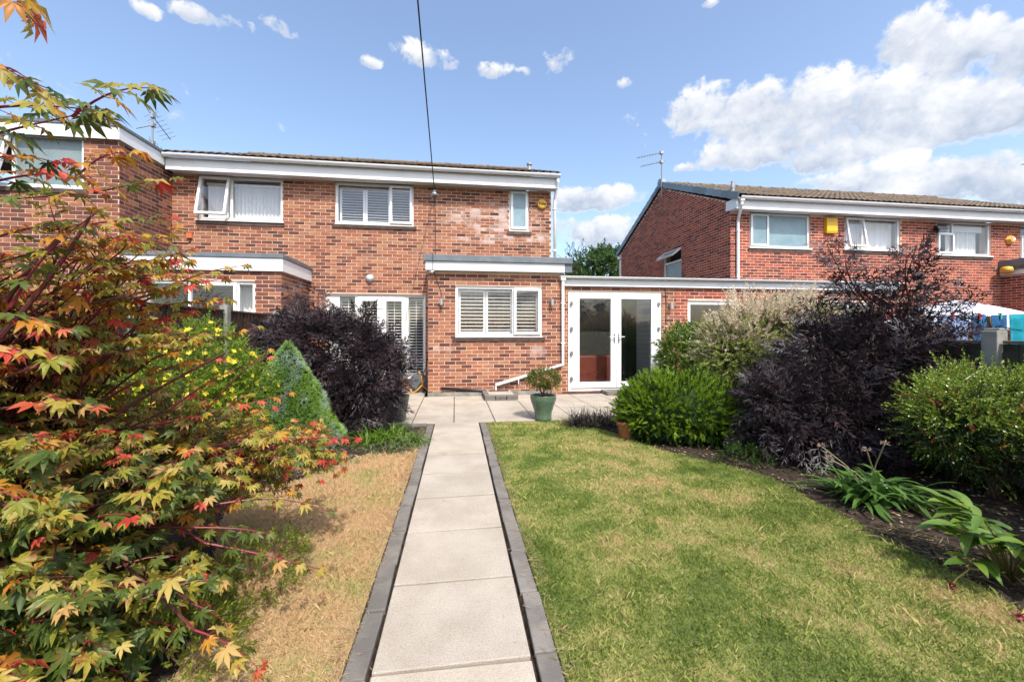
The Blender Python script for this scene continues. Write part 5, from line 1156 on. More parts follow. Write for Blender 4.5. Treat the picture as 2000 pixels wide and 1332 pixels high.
# ---- Japanese maple in the foreground
def maple():
    rg = random.Random(7); rng = np.random.default_rng(7); root = plant('maple_tree', 'Japanese maple with orange, red and green palmate leaves overhanging the dry lawn', 'tree', (-2.25, 2.25, 0))
    mats = [leaf_mat('maple_green', [(0,(.045,.085,.014)),(.5,(.085,.125,.020)),(1,(.14,.165,.03))], trans=.35, noise=(26, .58, .72, (.20,.10,.03))),
            leaf_mat('maple_yellow_green', [(0,(.17,.20,.020)),(.5,(.29,.27,.030)),(1,(.42,.33,.055))], trans=.4, noise=(30, .55, .7, (.32,.13,.04))),
            leaf_mat('maple_orange', [(0,(.42,.14,.02)),(.5,(.50,.23,.025)),(1,(.52,.33,.035))], trans=.4),
            leaf_mat('maple_red', [(0,(.42,.03,.025)),(.6,(.55,.07,.04)),(1,(.55,.14,.06))], trans=.4),
            leaf_mat('maple_tan', [(0,(.36,.27,.06)),(.5,(.43,.33,.09)),(1,(.43,.24,.08))], trans=.3, rough=.6)]
    trunk = Vector((-2.25, 2.25, 0)); crotch = [Vector((-2.24, 2.22, .30)), Vector((-2.2, 2.25, .5)), Vector((-2.4, 1.95, .62)), Vector((-2.3, 2.5, .66))]
    MB().tube([trunk-Vector((0, 0, .05)), trunk+Vector((.01, -.02, .15)), crotch[0]], [.075, .06, .05], 10).build('trunk', BARK_M, root, smooth=True)
    for c in crotch[1:]: MB().tube([crotch[0], crotch[0].lerp(c, .5)+Vector((rg.uniform(-.05, .05), rg.uniform(-.05, .05), .03)), c], [.045, .036, .028], 8).build('limb', BARK_M, root, smooth=True)
    fol = Foliage(); tw = MB(); limbs = []
    def twig(path, r0, pairs, wts, size, frm=.25, tipred=.2):
        size *= 1.08
        path = [Vector(p) for p in path]; n = len(path)
        tw.tube(path, [r0*(1-.72*i/(n-1)) for i in range(n)], 5, m=1 if r0 < .006 else 0)
        for k in range(pairs+1):
            f = frm+(1-frm)*k/max(pairs, 1); i = min(int(f*(n-1)), n-2); q = path[i].lerp(path[i+1], f*(n-1)-i); d = (path[min(i+1, n-1)]-path[i]).normalized()
            side = d.cross(Vector((0, 0, 1))).normalized(); tip = k == pairs
            for s in ((-1, 1) if not tip else (-1, 0, 1)):
                dr = (d*(.45 if not tip else .9)+side*s*(1. if not tip else .8)+Vector((rg.uniform(-.25, .25), rg.uniform(-.25, .25), rg.uniform(-.25, .12)))).normalized()
                pl = rg.uniform(.6, 1.1)*size*.55; e = q+dr*pl+Vector((0, 0, rg.uniform(-.2, .25)*pl))
                if r0 > .0038: tw.tube([q, e], [.0016, .0011], 3, cap=False, m=1)
                fd = dr+Vector((0, 0, rg.uniform(-.75, -.05))); u = np.array([rg.uniform(-.6, .6), rg.uniform(-.6, .6)-.4, 1])
                wv = list(wts)
                if tip and rg.random() < tipred: mi = 3
                else: mi = rg.choices(range(5), wv)[0]
                fol.add(MAPLE[rg.randrange(5)], np.array(e)[None], np.array(fd)[None], u[None], size*rg.uniform(.7, 1.15)*(.75 if tip else 1), mi)
    def curve(a, b, n=6, sag=.0, wob=.03):
        L = (b-a).length; w1 = Vector((rg.uniform(-1, 1), rg.uniform(-1, 1), rg.uniform(-1, 1)))*wob*L
        return [a.lerp(b, i/n)+w1*math.sin(math.pi*i/n)+Vector((0, 0, sag*math.sin(math.pi*i/n))) for i in range(n+1)]
    # branches that can be followed in the photograph: pixel start, end, distances, leaf pairs, colours
    OR, MX, GY, RD, YL_ = (1.4,3.6,4.5,.6,.8), (4,5,2.2,.35,1.4), (6,4,.7,.2,.8), (2.5,3,3,2.2,.6), (1,5,1.2,.3,4)
    S = [(-60,275,1.25, 160,222,1.2, 4, GY, .062),(140,228,1.2, 292,172,1.15, 4, GY, .060),(-60,215,1.2, 175,215,1.15, 4, MX, .06),(-40,140,.95, 60,160,.92, 3, MX, .062),(-30,-40,.9, 40,5,.88, 2, OR, .06),
         (-40,362,1.4, 150,345,1.38, 4, OR, .058),(150,345,1.38, 255,298,1.4, 3, (.3,2,6,.3,.2), .06),(-50,395,1.5, 180,378,1.5, 4, OR, .055),(180,378,1.5, 330,352,1.55, 4, MX, .052),(-40,320,1.3, 110,318,1.3, 3, RD, .06),
         (20,600,1.35, 175,425,1.4, 5, MX, .06),(40,540,1.5, 130,455,1.5, 3, MX, .055),(-30,470,1.5, 200,440,1.6, 6, OR, .05),(100,450,1.6, 330,425,1.7, 6, MX, .048),(-30,520,1.55, 240,462,1.65, 6, OR, .05),(120,485,1.65, 330,480,1.75, 5, MX, .046),
         (-20,560,1.5, 260,520,1.6, 6, OR, .052),(150,560,1.6, 360,492,1.7, 6, OR, .05),(30,650,1.5, 250,560,1.6, 6, MX, .055),(130,610,1.6, 330,560,1.7, 6, (1,3,4,1,3), .052),(200,600,1.7, 430,545,1.8, 6, OR, .047),(280,590,1.8, 470,520,1.9, 5, MX, .044),
         (160,640,1.7, 440,585,1.85, 7, OR, .047),(260,640,1.8, 400,600,1.9, 4, RD, .046),(-30,620,1.3, 120,640,1.35, 4, RD, .06),(-40,700,1.15, 90,690,1.2, 3, RD, .066),(60,720,1.5, 330,650,1.7, 7, YL_, .05),(180,700,1.7, 420,650,1.85, 7, MX, .047),
         (300,700,1.8, 500,640,2.0, 5, MX, .044),(240,760,1.8, 420,700,1.95, 6, OR, .045),(330,800,1.9, 520,700,2.1, 4, RD, .042),(300,830,1.9, 560,770,2.2, 6, RD, .042),(380,830,2.0, 520,690,2.15, 1, OR, .045),
         (400,880,2.1, 600,830,2.35, 6, RD, .042),(450,900,2.2, 690,855,2.6, 8, (2,4,2,4,.5), .044),(420,930,2.1, 660,890,2.5, 7, MX, .045),(430,990,1.9, 560,960,2.0, 3, RD, .046),(420,985,1.8, 640,998,2.0, 3, GY, .045),(400,1060,1.7, 620,1110,1.85, 4, MX, .046),
         (380,1030,1.7, 520,1040,1.8, 4, GY, .046),(380,1180,1.5, 440,1215,1.55, 1, RD, .055),(380,1230,1.4, 500,1300,1.45, 3, MX, .055),(-40,1310,.95, 30,1320,.95, 2, RD, .06),(-60,960,1.1, 30,970,1.1, 2, OR, .065),(60,790,1.4, 170,790,1.4, 3, RD, .06)]
    for (x0, y0, t0, x1, y1, t1, pr, wt, sz) in S:
        a, b = at(x0, y0, t0), at(x1, y1, t1); limbs.append(a)
        twig(curve(a, b, 7, .015, .05), 0.0052 if (b-a).length > .3 else .004, pr, wt, sz, .2)
        if (x0 > 60 and y0 < 470) or (x0 > 30 and y0 < 300): continue
        c = min(crotch[1:], key=lambda q: (q-a).length); mid = curve(c, a, 6, .06, .08); tw.tube(mid, [.0062, .006, .0058, .0055, .005, .0048, .0045], 5, m=0)
    # thick dark branches crossing the sky side
    for (x0, y0, x1, y1, t) in ((0, 660, 175, 425, 1.45), (10, 590, 125, 455, 1.5), (30, 640, 250, 580, 1.5), (120, 880, 440, 690, 1.8)):
        tw.tube(curve(at(x0, y0, t), at(x1, y1, t+.05), 6, .01, .03), [.0085, .008, .0075, .007, .0065, .006, .005], 6, m=0)
    # the dense lower canopy
    LB = [((-1.72, 1.72, .50, .74, .72, .50), 400, (6.5,4.2,.3,.08,1.1), .062), ((-1.60, 2.30, .74, .72, .62, .30), 340, (2.4,6,1.0,.2,2.0), .050), ((-1.18, 2.62, .60, .48, .42, .18), 150, (3,4,1.5,1.0,.8), .042),
          ((-1.95, 2.0, 1.12, .50, .66, .36), 150, (1.6,4,3,.3,2.2), .053), ((-1.72, 2.05, 1.42, .42, .55, .20), 85, (1.2,3.4,4,.5,1.4), .050), ((-1.6, 2.0, 1.66, .42, .5, .16), 30, (1.2,3,4,.6,.8), .048), ((-1.95, 1.45, .42, .6, .5, .42), 150, (7,3,.4,.1,.7), .066), ((-1.45, 1.85, .22, .42, .5, .22), 120, (7,3,.3,.1,.5), .058)]
    for (lb, nt, wt, sz) in LB:
        P, N = lobes_pts(rng, [lb], nt, shell=.75, bump=.1, zmin=.05)
        for p, nn in zip(P, N):
            p = Vector(p); out = Vector((nn[0], nn[1], nn[2]*.25)).normalized(); dd = (out+Vector((rg.uniform(-.6, .6), rg.uniform(-.6, .6), rg.uniform(-.1, .25)))).normalized()
            L = rg.uniform(.14, .26); a = p-dd*L*.6; b = p+dd*L*.4
            if min(a.y, b.y) < .35 or pix(a)[2] < .75 or pix(b)[2] < .75: continue
            twig(curve(a, b, 4, .01, .06), .0036, rg.choice((2, 3, 4, 4)), wt, sz, .25, .03 if sz > .05 else .2)
            c = min(crotch+limbs[:0], key=lambda q: (q-a).length); tw.tube(curve(c, a, 4, .02, .1), [.0042, .004, .0038, .0035, .003], 3, cap=False, m=0)
    tw.build('twig', [BARK_M, BARK_R], root)['kind'] = 'stuff'
    fol.build(root, mats, single_n=300)
maple()

# ---- black elders
def elder(base, label, lobes, n, shoots, seed, size, singles):
    rg = random.Random(seed); rng = np.random.default_rng(seed); root = plant('elder_shrub', label, 'shrub', base, 'black lace elders')
    mats = [leaf_mat('elder_leaf_%d' % seed, [(0,(.016,.013,.016)),(.5,(.030,.023,.027)),(.85,(.050,.032,.036)),(1,(.075,.030,.030))], rough=.48, spec=.45, trans=.10)]
    fol = Foliage(); P, N = lobes_pts(rng, lobes, n, shell=.5, bump=.2)
    for k in range(4):
        q = slice(k, None, 4); p, nn = P[q], N[q]; m = len(p)
        fol.add(ELDER[k], p, nn*.9-UP*.05+rng.normal(0, .4, (m, 3)), UP*.7+nn*.7+rng.normal(0, .4, (m, 3)), rng.uniform(.75, 1.25, m)*size)
    tips = [Vector(P[i]) for i in rng.choice(len(P), 16)]
    stems(root, base, [Vector(base).lerp(t, .85) for t in tips], .018, BARK_D, rng=rg)
    for (a, b) in shoots:
        a, b = Vector(a), Vector(b); s = Vector((rg.uniform(-.1, .1), rg.uniform(-.1, .1), 0))
        path = [Vector(base).lerp(a, f) for f in (0, .5)]+[a.lerp(b, i/6)+s*math.sin(math.pi*i/6) for i in range(7)]
        MB().tube(path, [.014-.0012*i for i in range(9)], 6).build('stem', BARK_D, root, smooth=True)
        L = (b-a).length; k = max(3, int(L/.085))
        for i in range(k+1):
            f = .12+.88*i/k; q = np.array(a.lerp(b, f)+s*math.sin(math.pi*f)); th = i*1.57+rg.uniform(-.3, .3); nl = 2 if i < k else 4
            for j in range(nl):
                ph = th+j*2*math.pi/nl; o = np.array([math.cos(ph), math.sin(ph), rg.uniform(-.15, .6)])
                fol.add(ELDER[rg.randrange(4)], q[None], o[None], (UP*.6+np.array([0, -.5, 0])+rng.normal(0, .6, 3))[None], size*rg.uniform(.85, 1.25)*(1.2-.35*f))
    fol.build(root, mats, single_n=singles)
eb = onG(1655, 905)
E2 = (eb.x+.15, eb.y+.35, 0)
sh2 = [(at(x0, y0, t), at(x1, y1, t+.05)) for (x0, y0, x1, y1, t) in ((1720,640,1615,478,4.5),(1740,720,1790,480,4.4),(1775,640,1810,540,4.4),(1800,700,1880,590,4.3),(1690,640,1660,560,4.5),(1640,680,1585,600,4.6),(1745,660,1730,555,4.5),(1830,680,1850,560,4.35),(1700,600,1650,500,4.5),(1780,600,1770,500,4.4),(1860,680,1920,640,4.2))]
elder(E2, 'tall black lace-leaved elder spreading over the shrub border by the fence', [(E2[0]+.12, E2[1], .74, .78, .60, .46), (E2[0]-.55, E2[1]-.05, .48, .48, .45, .38), (E2[0]+.55, E2[1]-.15, 1.0, .52, .5, .34), (E2[0]-.05, E2[1]-.35, .42, .72, .4, .34), (E2[0]+.3, E2[1]+.1, 1.12, .5, .45, .28), (E2[0]+.6, E2[1]-.1, .5, .5, .45, .4)], 2100, sh2, 31, .215, 290)
lbp = onG(655, 842); E1 = (lbp.x, lbp.y, 0)
sh1 = [(at(x0, y0, t), at(x1, y1, t)) for (x0, y0, x1, y1, t) in ((600,660,565,560,6.2),(640,650,622,572,6.1),(660,680,655,620,6.0),(690,690,712,610,5.9),(730,700,742,640,5.9),(560,680,510,630,6.3),(620,660,590,590,6.2),(740,740,770,690,5.9))]
elder(E1, 'dense black lace-leaved elder in front of the French doors', [(E1[0]-.0, E1[1], 1.02, .78, .55, .5), (E1[0]+.35, E1[1]-.1, .80, .5, .45, .45), (E1[0]-.45, E1[1]+.05, 1.15, .5, .45, .36), (E1[0]+.2, E1[1]-.1, .38, .55, .4, .32), (E1[0]-.5, E1[1], .6, .45, .4, .4)], 2200, sh1, 33, .20, 60)

# ---- conical spruce
def cone():
    b = onG(562, 872); rng = np.random.default_rng(5); Hh = at(540, 670, pix((b.x, b.y, 0))[2]).z; R0 = .64
    root = plant('dwarf_spruce', 'clipped conical dwarf spruce with blue-green and lime patches', 'conifer', (b.x, b.y, 0))
    rad = lambda f: R0*(1-f)**.86*(1 if f > .08 else .9+f)
    m, k, p, o = base_mat('spruce_needles'); pos = k.pos(); c = k.ramp(k.noise(k.scale3(pos, (1, 1, .8)), 5.5, 3, .55), [(.34,(.19,.33,.04)),(.48,(.22,.37,.08)),(.56,(.29,.42,.23)),(.70,(.40,.51,.40))])
    c = k.mix(1.0, c, k.ramp(k.rnd(), [(0,(.6,.6,.6)),(1,(1.35,1.35,1.3))]), 'MULTIPLY'); k.put(p, 'Base Color', c); p.inputs['Roughness'].default_value = .6
    prof = [(rad(f)*.93+.004, f*Hh*.985) for f in np.linspace(0, 1, 14)]
    MB().lathe((b.x, b.y, 0), [(q[0], q[1]) for q in prof], 28).build('inner_foliage', plain('spruce_inner', (.02,.04,.012), .9, .1), root)  # solid dark core, stands in for the shade between the tufts
    n = 15000; f = 1-np.sqrt(rng.random(n)); th = rng.uniform(0, 2*np.pi, n); lump = 1+.055*np.sin(th*5+f*13)+.045*np.sin(th*11-f*31)*np.sin(th*7+f*23)
    r = np.array([rad(x) for x in f])*lump*rng.uniform(.93, 1.03, n); P = np.c_[b.x+r*np.cos(th), b.y+r*np.sin(th), f*Hh*(1+rng.normal(0, .006, n))+.01]
    N = np.c_[np.cos(th)*.9, np.sin(th)*.9, np.full(n, .5)]
    tuft = tmerge([needle((0, 0, 0), (.45*math.cos(a)*s, .9*q, .45*math.sin(a)*s), .14, (math.sin(a), .2, math.cos(a))) for a, s, q in [(i*2.4, .4+.6*((i*37) % 10)/10, .6+.4*((i*53) % 10)/10) for i in range(9)]])
    fo = Foliage(); fo.add(tuft, P, N+rng.normal(0, .3, N.shape), UP+rng.normal(0, .4, N.shape), rng.uniform(.034, .056, n)); fo.build(root, [m])
cone()

# ---- bushes of sprigs
def bush(name, label, base, lobes, n, tm, mats, pick, size, seed, shell=.35, stem_mat=BARK_B, nst=7, up=.35, jit=.4, singles=0, bump=.16, inner=None, leafname='leaf', cat='shrub'):
    rng = np.random.default_rng(seed); root = plant(name, label, cat, base); P, N = lobes_pts(rng, lobes, n, shell, bump); fo = Foliage()
    for k in range(len(tm)):
        p, nn = P[k::len(tm)], N[k::len(tm)]; m = len(p); mi = pick(p, nn, rng)
        fo.add(tm[k], p, nn+UP*up+rng.normal(0, jit, (m, 3)), rng.normal(0, 1, (m, 3)), rng.uniform(.7, 1.25, m)*size, mi)
    if inner is not None:
        k = rng.choice(len(P), n//3); L0 = np.array(lobes, float)[rng.integers(0, len(lobes), n//3)]; q = L0[:, :3]+unit(rng.normal(size=(n//3, 3)))*L0[:, 3:]*rng.uniform(.3, .68, (n//3, 1)); q[:, 2] = np.maximum(q[:, 2], .05)
        fo.add(tm[0], q, rng.normal(size=q.shape), rng.normal(size=q.shape), rng.uniform(.8, 1.3, n//3)*size, inner)
    fo.build(root, mats, single_n=singles, leaf=leafname)
    if nst: stems(root, base, [Vector(base).lerp(Vector(P[i]), .9) for i in rng.choice(len(P), nst)], .014, stem_mat, rng=random.Random(seed))
    return root, P, N
# green mound of yew-like shoots
gb = onG(1322, 862); G0 = (gb.x+.07, gb.y+.15, 0)
YEW = [brush(i, 24, .36, .11) for i in range(3)]
ym = [leaf_mat('mound_tip', [(0,(.10,.19,.010)),(.5,(.20,.33,.018)),(1,(.30,.42,.03))], trans=.25, rough=.45), leaf_mat('mound_shaded', [(0,(.022,.052,.008)),(1,(.05,.10,.012))], trans=.2)]  # second leaf colour is a darkened copy, painting shade in gaps and foot
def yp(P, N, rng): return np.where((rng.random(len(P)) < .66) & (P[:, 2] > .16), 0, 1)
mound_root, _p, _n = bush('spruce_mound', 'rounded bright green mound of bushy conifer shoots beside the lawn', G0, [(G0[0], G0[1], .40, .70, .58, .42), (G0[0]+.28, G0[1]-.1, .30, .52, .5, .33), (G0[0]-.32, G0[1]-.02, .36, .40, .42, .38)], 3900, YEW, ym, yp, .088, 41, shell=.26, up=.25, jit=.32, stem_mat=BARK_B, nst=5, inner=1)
for (x, y, z, a, b, d) in ((G0[0], G0[1], .36, .58, .48, .34), (G0[0]+.28, G0[1]-.1, .26, .42, .4, .26), (G0[0]-.32, G0[1]-.02, .32, .31, .33, .30)):  # solid cores whose dark colour paints the shaded gaps between shoots
    prof = [(math.sin(math.pi*(i+.2)/11.4), -math.cos(math.pi*(i+.2)/11.4)) for i in range(12)]; cm_ = MB().lathe((0, 0, 0), prof, 18); cm_.v = [(x+p[0]*a, y+p[1]*b, max(z+p[2]*d, .01)) for p in cm_.v]; cm_.build('inner_foliage', plain('mound_dark_core', (.018,.038,.010), .9, .1), mound_root)
# low green foliage in front of the mound
lv = leaf_mat('ground_ivy', [(0,(.025,.055,.010)),(1,(.06,.11,.018))])
SM = [sprig(i, 8, .34, .5, 65) for i in range(3)]
q = onG(1470, 915); bush('groundcover_plant', 'low dark green leafy plant at the foot of the mound', (q.x, q.y, 0), [(q.x+.05, q.y+.15, .06, .26, .18, .08)], 150, SM, [lv], lambda p, n, r: 0, .08, 42, nst=0)
# small-leaved glossy shrub on the right edge
cb = onG(1935, 985); C0 = (cb.x+.24, cb.y+.10, 0)
cm = [leaf_mat('cotoneaster_leaf', [(0,(.10,.17,.016)),(.5,(.21,.30,.028)),(1,(.34,.40,.065))], rough=.3, spec=.6, trans=.3), leaf_mat('cotoneaster_shaded', [(0,(.02,.042,.010)),(1,(.05,.085,.015))], rough=.32, spec=.55, trans=.2), leaf_mat('cotoneaster_red', [(0,(.25,.035,.02)),(1,(.33,.09,.04))], trans=.3)]  # darkened second copy paints the shade below the lit top leaves
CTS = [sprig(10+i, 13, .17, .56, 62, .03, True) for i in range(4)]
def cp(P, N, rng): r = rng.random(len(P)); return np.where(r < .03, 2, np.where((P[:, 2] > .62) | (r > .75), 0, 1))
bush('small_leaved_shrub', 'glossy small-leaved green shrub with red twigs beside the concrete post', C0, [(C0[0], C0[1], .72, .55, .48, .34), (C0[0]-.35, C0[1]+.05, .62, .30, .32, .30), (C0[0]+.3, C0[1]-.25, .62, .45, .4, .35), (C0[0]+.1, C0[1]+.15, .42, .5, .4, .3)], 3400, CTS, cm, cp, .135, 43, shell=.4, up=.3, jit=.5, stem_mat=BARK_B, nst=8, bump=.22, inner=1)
# dappled willow
wb = Vector((4.55, 5.42, 0))
WS = [sprig(20+i, 12, .27, .34, 50, .02, True) for i in range(4)]
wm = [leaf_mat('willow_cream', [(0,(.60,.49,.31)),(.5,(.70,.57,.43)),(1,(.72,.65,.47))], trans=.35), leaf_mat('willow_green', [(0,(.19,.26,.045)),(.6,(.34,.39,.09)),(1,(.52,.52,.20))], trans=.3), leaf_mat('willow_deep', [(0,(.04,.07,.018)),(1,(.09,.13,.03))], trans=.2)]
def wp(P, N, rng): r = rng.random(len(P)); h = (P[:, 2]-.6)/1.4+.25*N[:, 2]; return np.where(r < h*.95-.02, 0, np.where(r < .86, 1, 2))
wr, WP, WN = bush('dappled_willow', 'dappled willow with cream and pink shoot tips against the lean-to', wb, [(wb.x, wb.y, 1.25, .86, .70, .62), (wb.x-.5, wb.y+.1, 1.05, .45, .5, .52), (wb.x+.45, wb.y-.05, 1.3, .55, .5, .5), (wb.x-.1, wb.y, .75, .65, .55, .4)], 4800, WS, wm, wp, .165, 44, shell=.4, up=.35, jit=.4, nst=12, bump=.2, inner=2)
# glossy evergreen against the fence by the house
pb = onY(1347, 700, 7.75); p0 = (pb.x-.02, 7.75, 0)
PS = [sprig(30+i, 9, .42, .40, 60, .03) for i in range(3)]
bush('glossy_evergreen', 'glossy green evergreen bush rising over the reddish-brown fence', p0, [(p0[0], p0[1], 1.0, .52, .42, .42), (p0[0]-.2, p0[1]-.1, .75, .40, .36, .42)], 1000, PS, [leaf_mat('evergreen_leaf', [(0,(.05,.11,.014)),(.6,(.11,.20,.022)),(.9,(.20,.29,.04)),(1,(.34,.24,.05))], rough=.28, spec=.65)], lambda p, n, r: 0, .17, 45, nst=6)
# yellow flowered potentilla
tb = Vector((-2.62, 4.62, 0)); TS = [sprig(40+i, 12, .22, .5, 65, .03, True) for i in range(3)]
tr, TP, TN = bush('potentilla', 'round green bush covered in small yellow flowers in front of the fence', tb, [(tb.x, tb.y, .78, .56, .6, .66), (tb.x+.25, tb.y+.1, .6, .42, .5, .5), (tb.x-.1, tb.y-.3, .55, .5, .5, .45)], 3600, TS, [leaf_mat('potentilla_leaf', [(0,(.09,.17,.015)),(.6,(.18,.28,.022)),(1,(.30,.38,.05))])], lambda p, n, r: 0, .115, 46, nst=8, inner=0)
M_FLW = leaf_mat('yellow_petal', [(0,(.70,.52,.02)),(1,(.80,.66,.06))], trans=.3)
pv = []; 
for i in range(5): V, T = lance(.5, .42, .06, -.08); pv.append((rotz(V, i*2*math.pi/5), T))
FLW = tmerge(pv); rng = np.random.default_rng(9); vis = [i for i in range(len(TP)) if TN[i] @ np.array([.25, -.85, .35]) > -.1]
fo = Foliage(); ii = rng.choice(vis, 240, replace=False); fo.add(FLW, TP[ii]+TN[ii]*.05, np.cross(TN[ii], rng.normal(size=(240, 3))), TN[ii]+np.array([.1, -.4, .3]), rng.uniform(.05, .075, 240)); fo.build(tr, [M_FLW], single_n=240, leaf='flower')
# pale olive-like bush in the left neighbour's garden
ob = at(255, 560, 6.6); bush('olive_bush', 'pale grey-green bush in the next garden seen through the maple', (ob.x, ob.y, 0), [(ob.x, ob.y, 1.7, .5, .5, .55), (ob.x-.3, ob.y+.1, 1.2, .5, .5, .6)], 520, [sprig(50+i, 12, .2, .24, 45) for i in range(2)], [leaf_mat('olive_leaf', [(0,(.13,.16,.08)),(1,(.30,.33,.22))])], lambda p, n, r: 0, .22, 47, nst=6)
# red acer beyond the right fence
rb = at(1715, 620, 6.2); bush('red_acer', 'small crimson-leaved bush beyond the fence behind the tall black elder', (rb.x, rb.y, 0), [(rb.x, rb.y, 1.45, .35, .3, .25)], 110, [MAPLE[0]], [leaf_mat('crimson_leaf', [(0,(.2,.01,.015)),(1,(.38,.03,.04))])], lambda p, n, r: 0, .09, 48, nst=5)
# tree behind the houses
def far_tree():
    b = at(1172, 500, 26); b.z = 0; rng = np.random.default_rng(3); root = plant('background_tree', 'leafy green tree rising behind the link roof between the two houses', 'tree', b)
    lob = [(b.x, b.y, 4.7, 2.0, 2.0, 1.7), (b.x+.9, b.y, 5.2, 1.3, 1.3, 1.25), (b.x-.8, b.y+.3, 4.2, 1.4, 1.4, 1.2), (b.x+1.6, b.y+.4, 4.2, 1.2, 1.2, 1.2), (b.x+.3, b.y, 5.7, 1.0, 1.0, .95)]
    P, N = lobes_pts(rng, lob, 2600, shell=.45, bump=.2); fo = Foliage(); T3 = [sprig(60+i, 9, .5, .55, 65, .02) for i in range(3)]
    for k in range(3): p, nn = P[k::3], N[k::3]; fo.add(T3[k], p, nn+UP*.2+rng.normal(0, .5, p.shape), rng.normal(size=p.shape), rng.uniform(.25, .45, len(p)))
    fo.build(root, [leaf_mat('tree_leaf', [(0,(.035,.075,.02)),(.5,(.06,.12,.03)),(1,(.11,.18,.045))])])
    MB().tube([(b.x, b.y, 0), (b.x+.05, b.y, 2), (b.x, b.y, 3.6)], [.26, .2, .15], 10).build('trunk', BARK_B, root, smooth=True)
    for i in rng.choice(len(P), 12): MB().tube([(b.x, b.y, 3.0), Vector((b.x, b.y, 3.3)).lerp(Vector(P[i]), .5)+Vector((0, 0, .2)), P[i]], [.1, .05, .015], 6).build('limb', BARK_B, root, smooth=True)
far_tree()
q = at(1120, 498, 16); bush('twiggy_sapling', 'thin leafy sapling top showing beside the extension roof edge', (q.x, q.y, 0), [(q.x, q.y, q.z-.2, .55, .3, .45)], 46, [sprig(70, 8, .35, .3, 50)], [leaf_mat('sapling_leaf', [(0,(.03,.05,.02)),(1,(.06,.09,.03))])], lambda p, n, r: 0, .28, 49, shell=.9, nst=7)
# a hedge behind the camera that the door glass mirrors
hb = Vector((1.2, -3.4, 0)); bush('mirrored_hedge', 'green hedge across the garden end facing the house', hb, [(hb.x-.9, hb.y, .7, .9, .6, .75), (hb.x+.7, hb.y, .8, 1.1, .6, .85), (hb.x+2.4, hb.y-.2, .9, 1.1, .6, .95), (hb.x-2.8, hb.y, .9, 1.2, .6, .9)], 600, [sprig(75, 10, .3, .45, 60)], [leaf_mat('hedge_leaf', [(0,(.05,.09,.015)),(1,(.13,.2,.03))])], lambda p, n, r: 0, .24, 50, nst=5)

# tall shrub that goes on along the fence beside the camera and shades the border
ob2 = Vector((4.25, .95, 0)); bush('boundary_shrub', 'tall leafy shrub at the fence shading the border beside the peony', ob2, [(ob2.x, ob2.y, 1.0, .62, .85, .75), (ob2.x-.1, ob2.y-.2, 1.6, .5, .7, .5), (ob2.x, ob2.y+.5, .9, .5, .5, .6)], 900, [sprig(76, 10, .3, .5, 60)], [leaf_mat('boundary_leaf', [(0,(.05,.09,.015)),(1,(.13,.2,.03))])], lambda p, n, r: 0, .22, 53, nst=6, inner=0)

# ---- strap-leaved clumps
def strap(L, w, rise, droop, seg=6, fold=.3):
    V = []; T = []
    for i in range(seg+1):
        f = i/seg; ww = w*(.55+1.2*f-1.75*f*f) if f < .999 else 0; y = L*(f*math.cos(rise)*(1-.12*f)+droop*.25*f*f); z = L*(f*math.sin(rise)-droop*f*f)
        V += [[-ww/2, y, z+fold*ww*.5], [0, y, z], [ww/2, y, z+fold*ww*.5]]
    for i in range(seg):
        a = 3*i; T += [[a, a+1, a+4], [a, a+4, a+3], [a+1, a+2, a+5], [a+1, a+5, a+4]]
    return np.array(V, float), np.array(T)
def clump(name, label, base, n, L, w, mats, seed, rise=(.5, 1.35), droop=(.5, 1.1), spread=.08, objs=False, group=None, ell=(1, 1), cat='plant'):
    rg = random.Random(seed); root = plant(name, label, cat, base, group); parts = []; MI = []
    for i in range(n):
        V, T = strap(L*rg.uniform(.65, 1.15), w*rg.uniform(.75, 1.2), rg.uniform(*rise), rg.uniform(*droop)); a = rg.uniform(0, 2*math.pi)
        r = rg.random()**.5*spread; o = rg.uniform(0, 2*math.pi); V = rotz(V, a, (r*math.cos(o)*ell[0], r*math.sin(o)*ell[1], .004)); V[:, 2] = np.maximum(V[:, 2], .012+.01*rg.random()); mi = rg.randrange(len(mats))
        if objs: me = tri_mesh('leaf', V, T, [mats[mi]]); ob_ = bpy.data.objects.new('leaf', me); col.objects.link(ob_); ob_.parent = root
        else: parts.append((V, T)); MI += [mi]*len(T)
    if parts:
        V, T = tmerge(parts); me = tri_mesh('blades', V, T, mats, MI); ob_ = bpy.data.objects.new('blades', me); col.objects.link(ob_); ob_.parent = root; ob_['kind'] = 'stuff'
    return root
M_STR = leaf_mat('agapanthus_leaf', [(0,(.05,.12,.025)),(1,(.11,.21,.04))], rough=.35, spec=.55, trans=.25)
ag = onG(1725, 985); ag = Vector((ag.x, ag.y+.08, 0))
r = clump('strap_leaved_lily', 'clump of broad strap-shaped green leaves at the border edge', ag, 120, .54, .056, [M_STR], 61, rise=(.55, 1.35), droop=(.35, .95), spread=.17, objs=True, ell=(1.5, 1))
for (px, py, tx, ty) in ((1605, 872, 1650, 912), (1620, 896, 1642, 912), (1692, 878, 1732, 930), (1728, 866, 1762, 902)):
    a, b = Vector((ag.x+rs.uniform(-.1, .1), ag.y, .05)), at(px, py, 3.0); MB().tube([a, a.lerp(b, .5)+Vector((0, 0, .04)), b], .0045, 5).build('flower_stalk', plain('dry_stalk', (.30,.27,.17), .8, .2), r)
    m = MB()
    for i in range(14): d = Vector((rs.uniform(-1, 1), rs.uniform(-1, 1), rs.uniform(-.3, 1))).normalized(); m.tube([b, b+d*.03], [.0015, .003], 4)
    m.build('seed_head', plain('dry_seed', (.26,.19,.15), .9, .1), r)
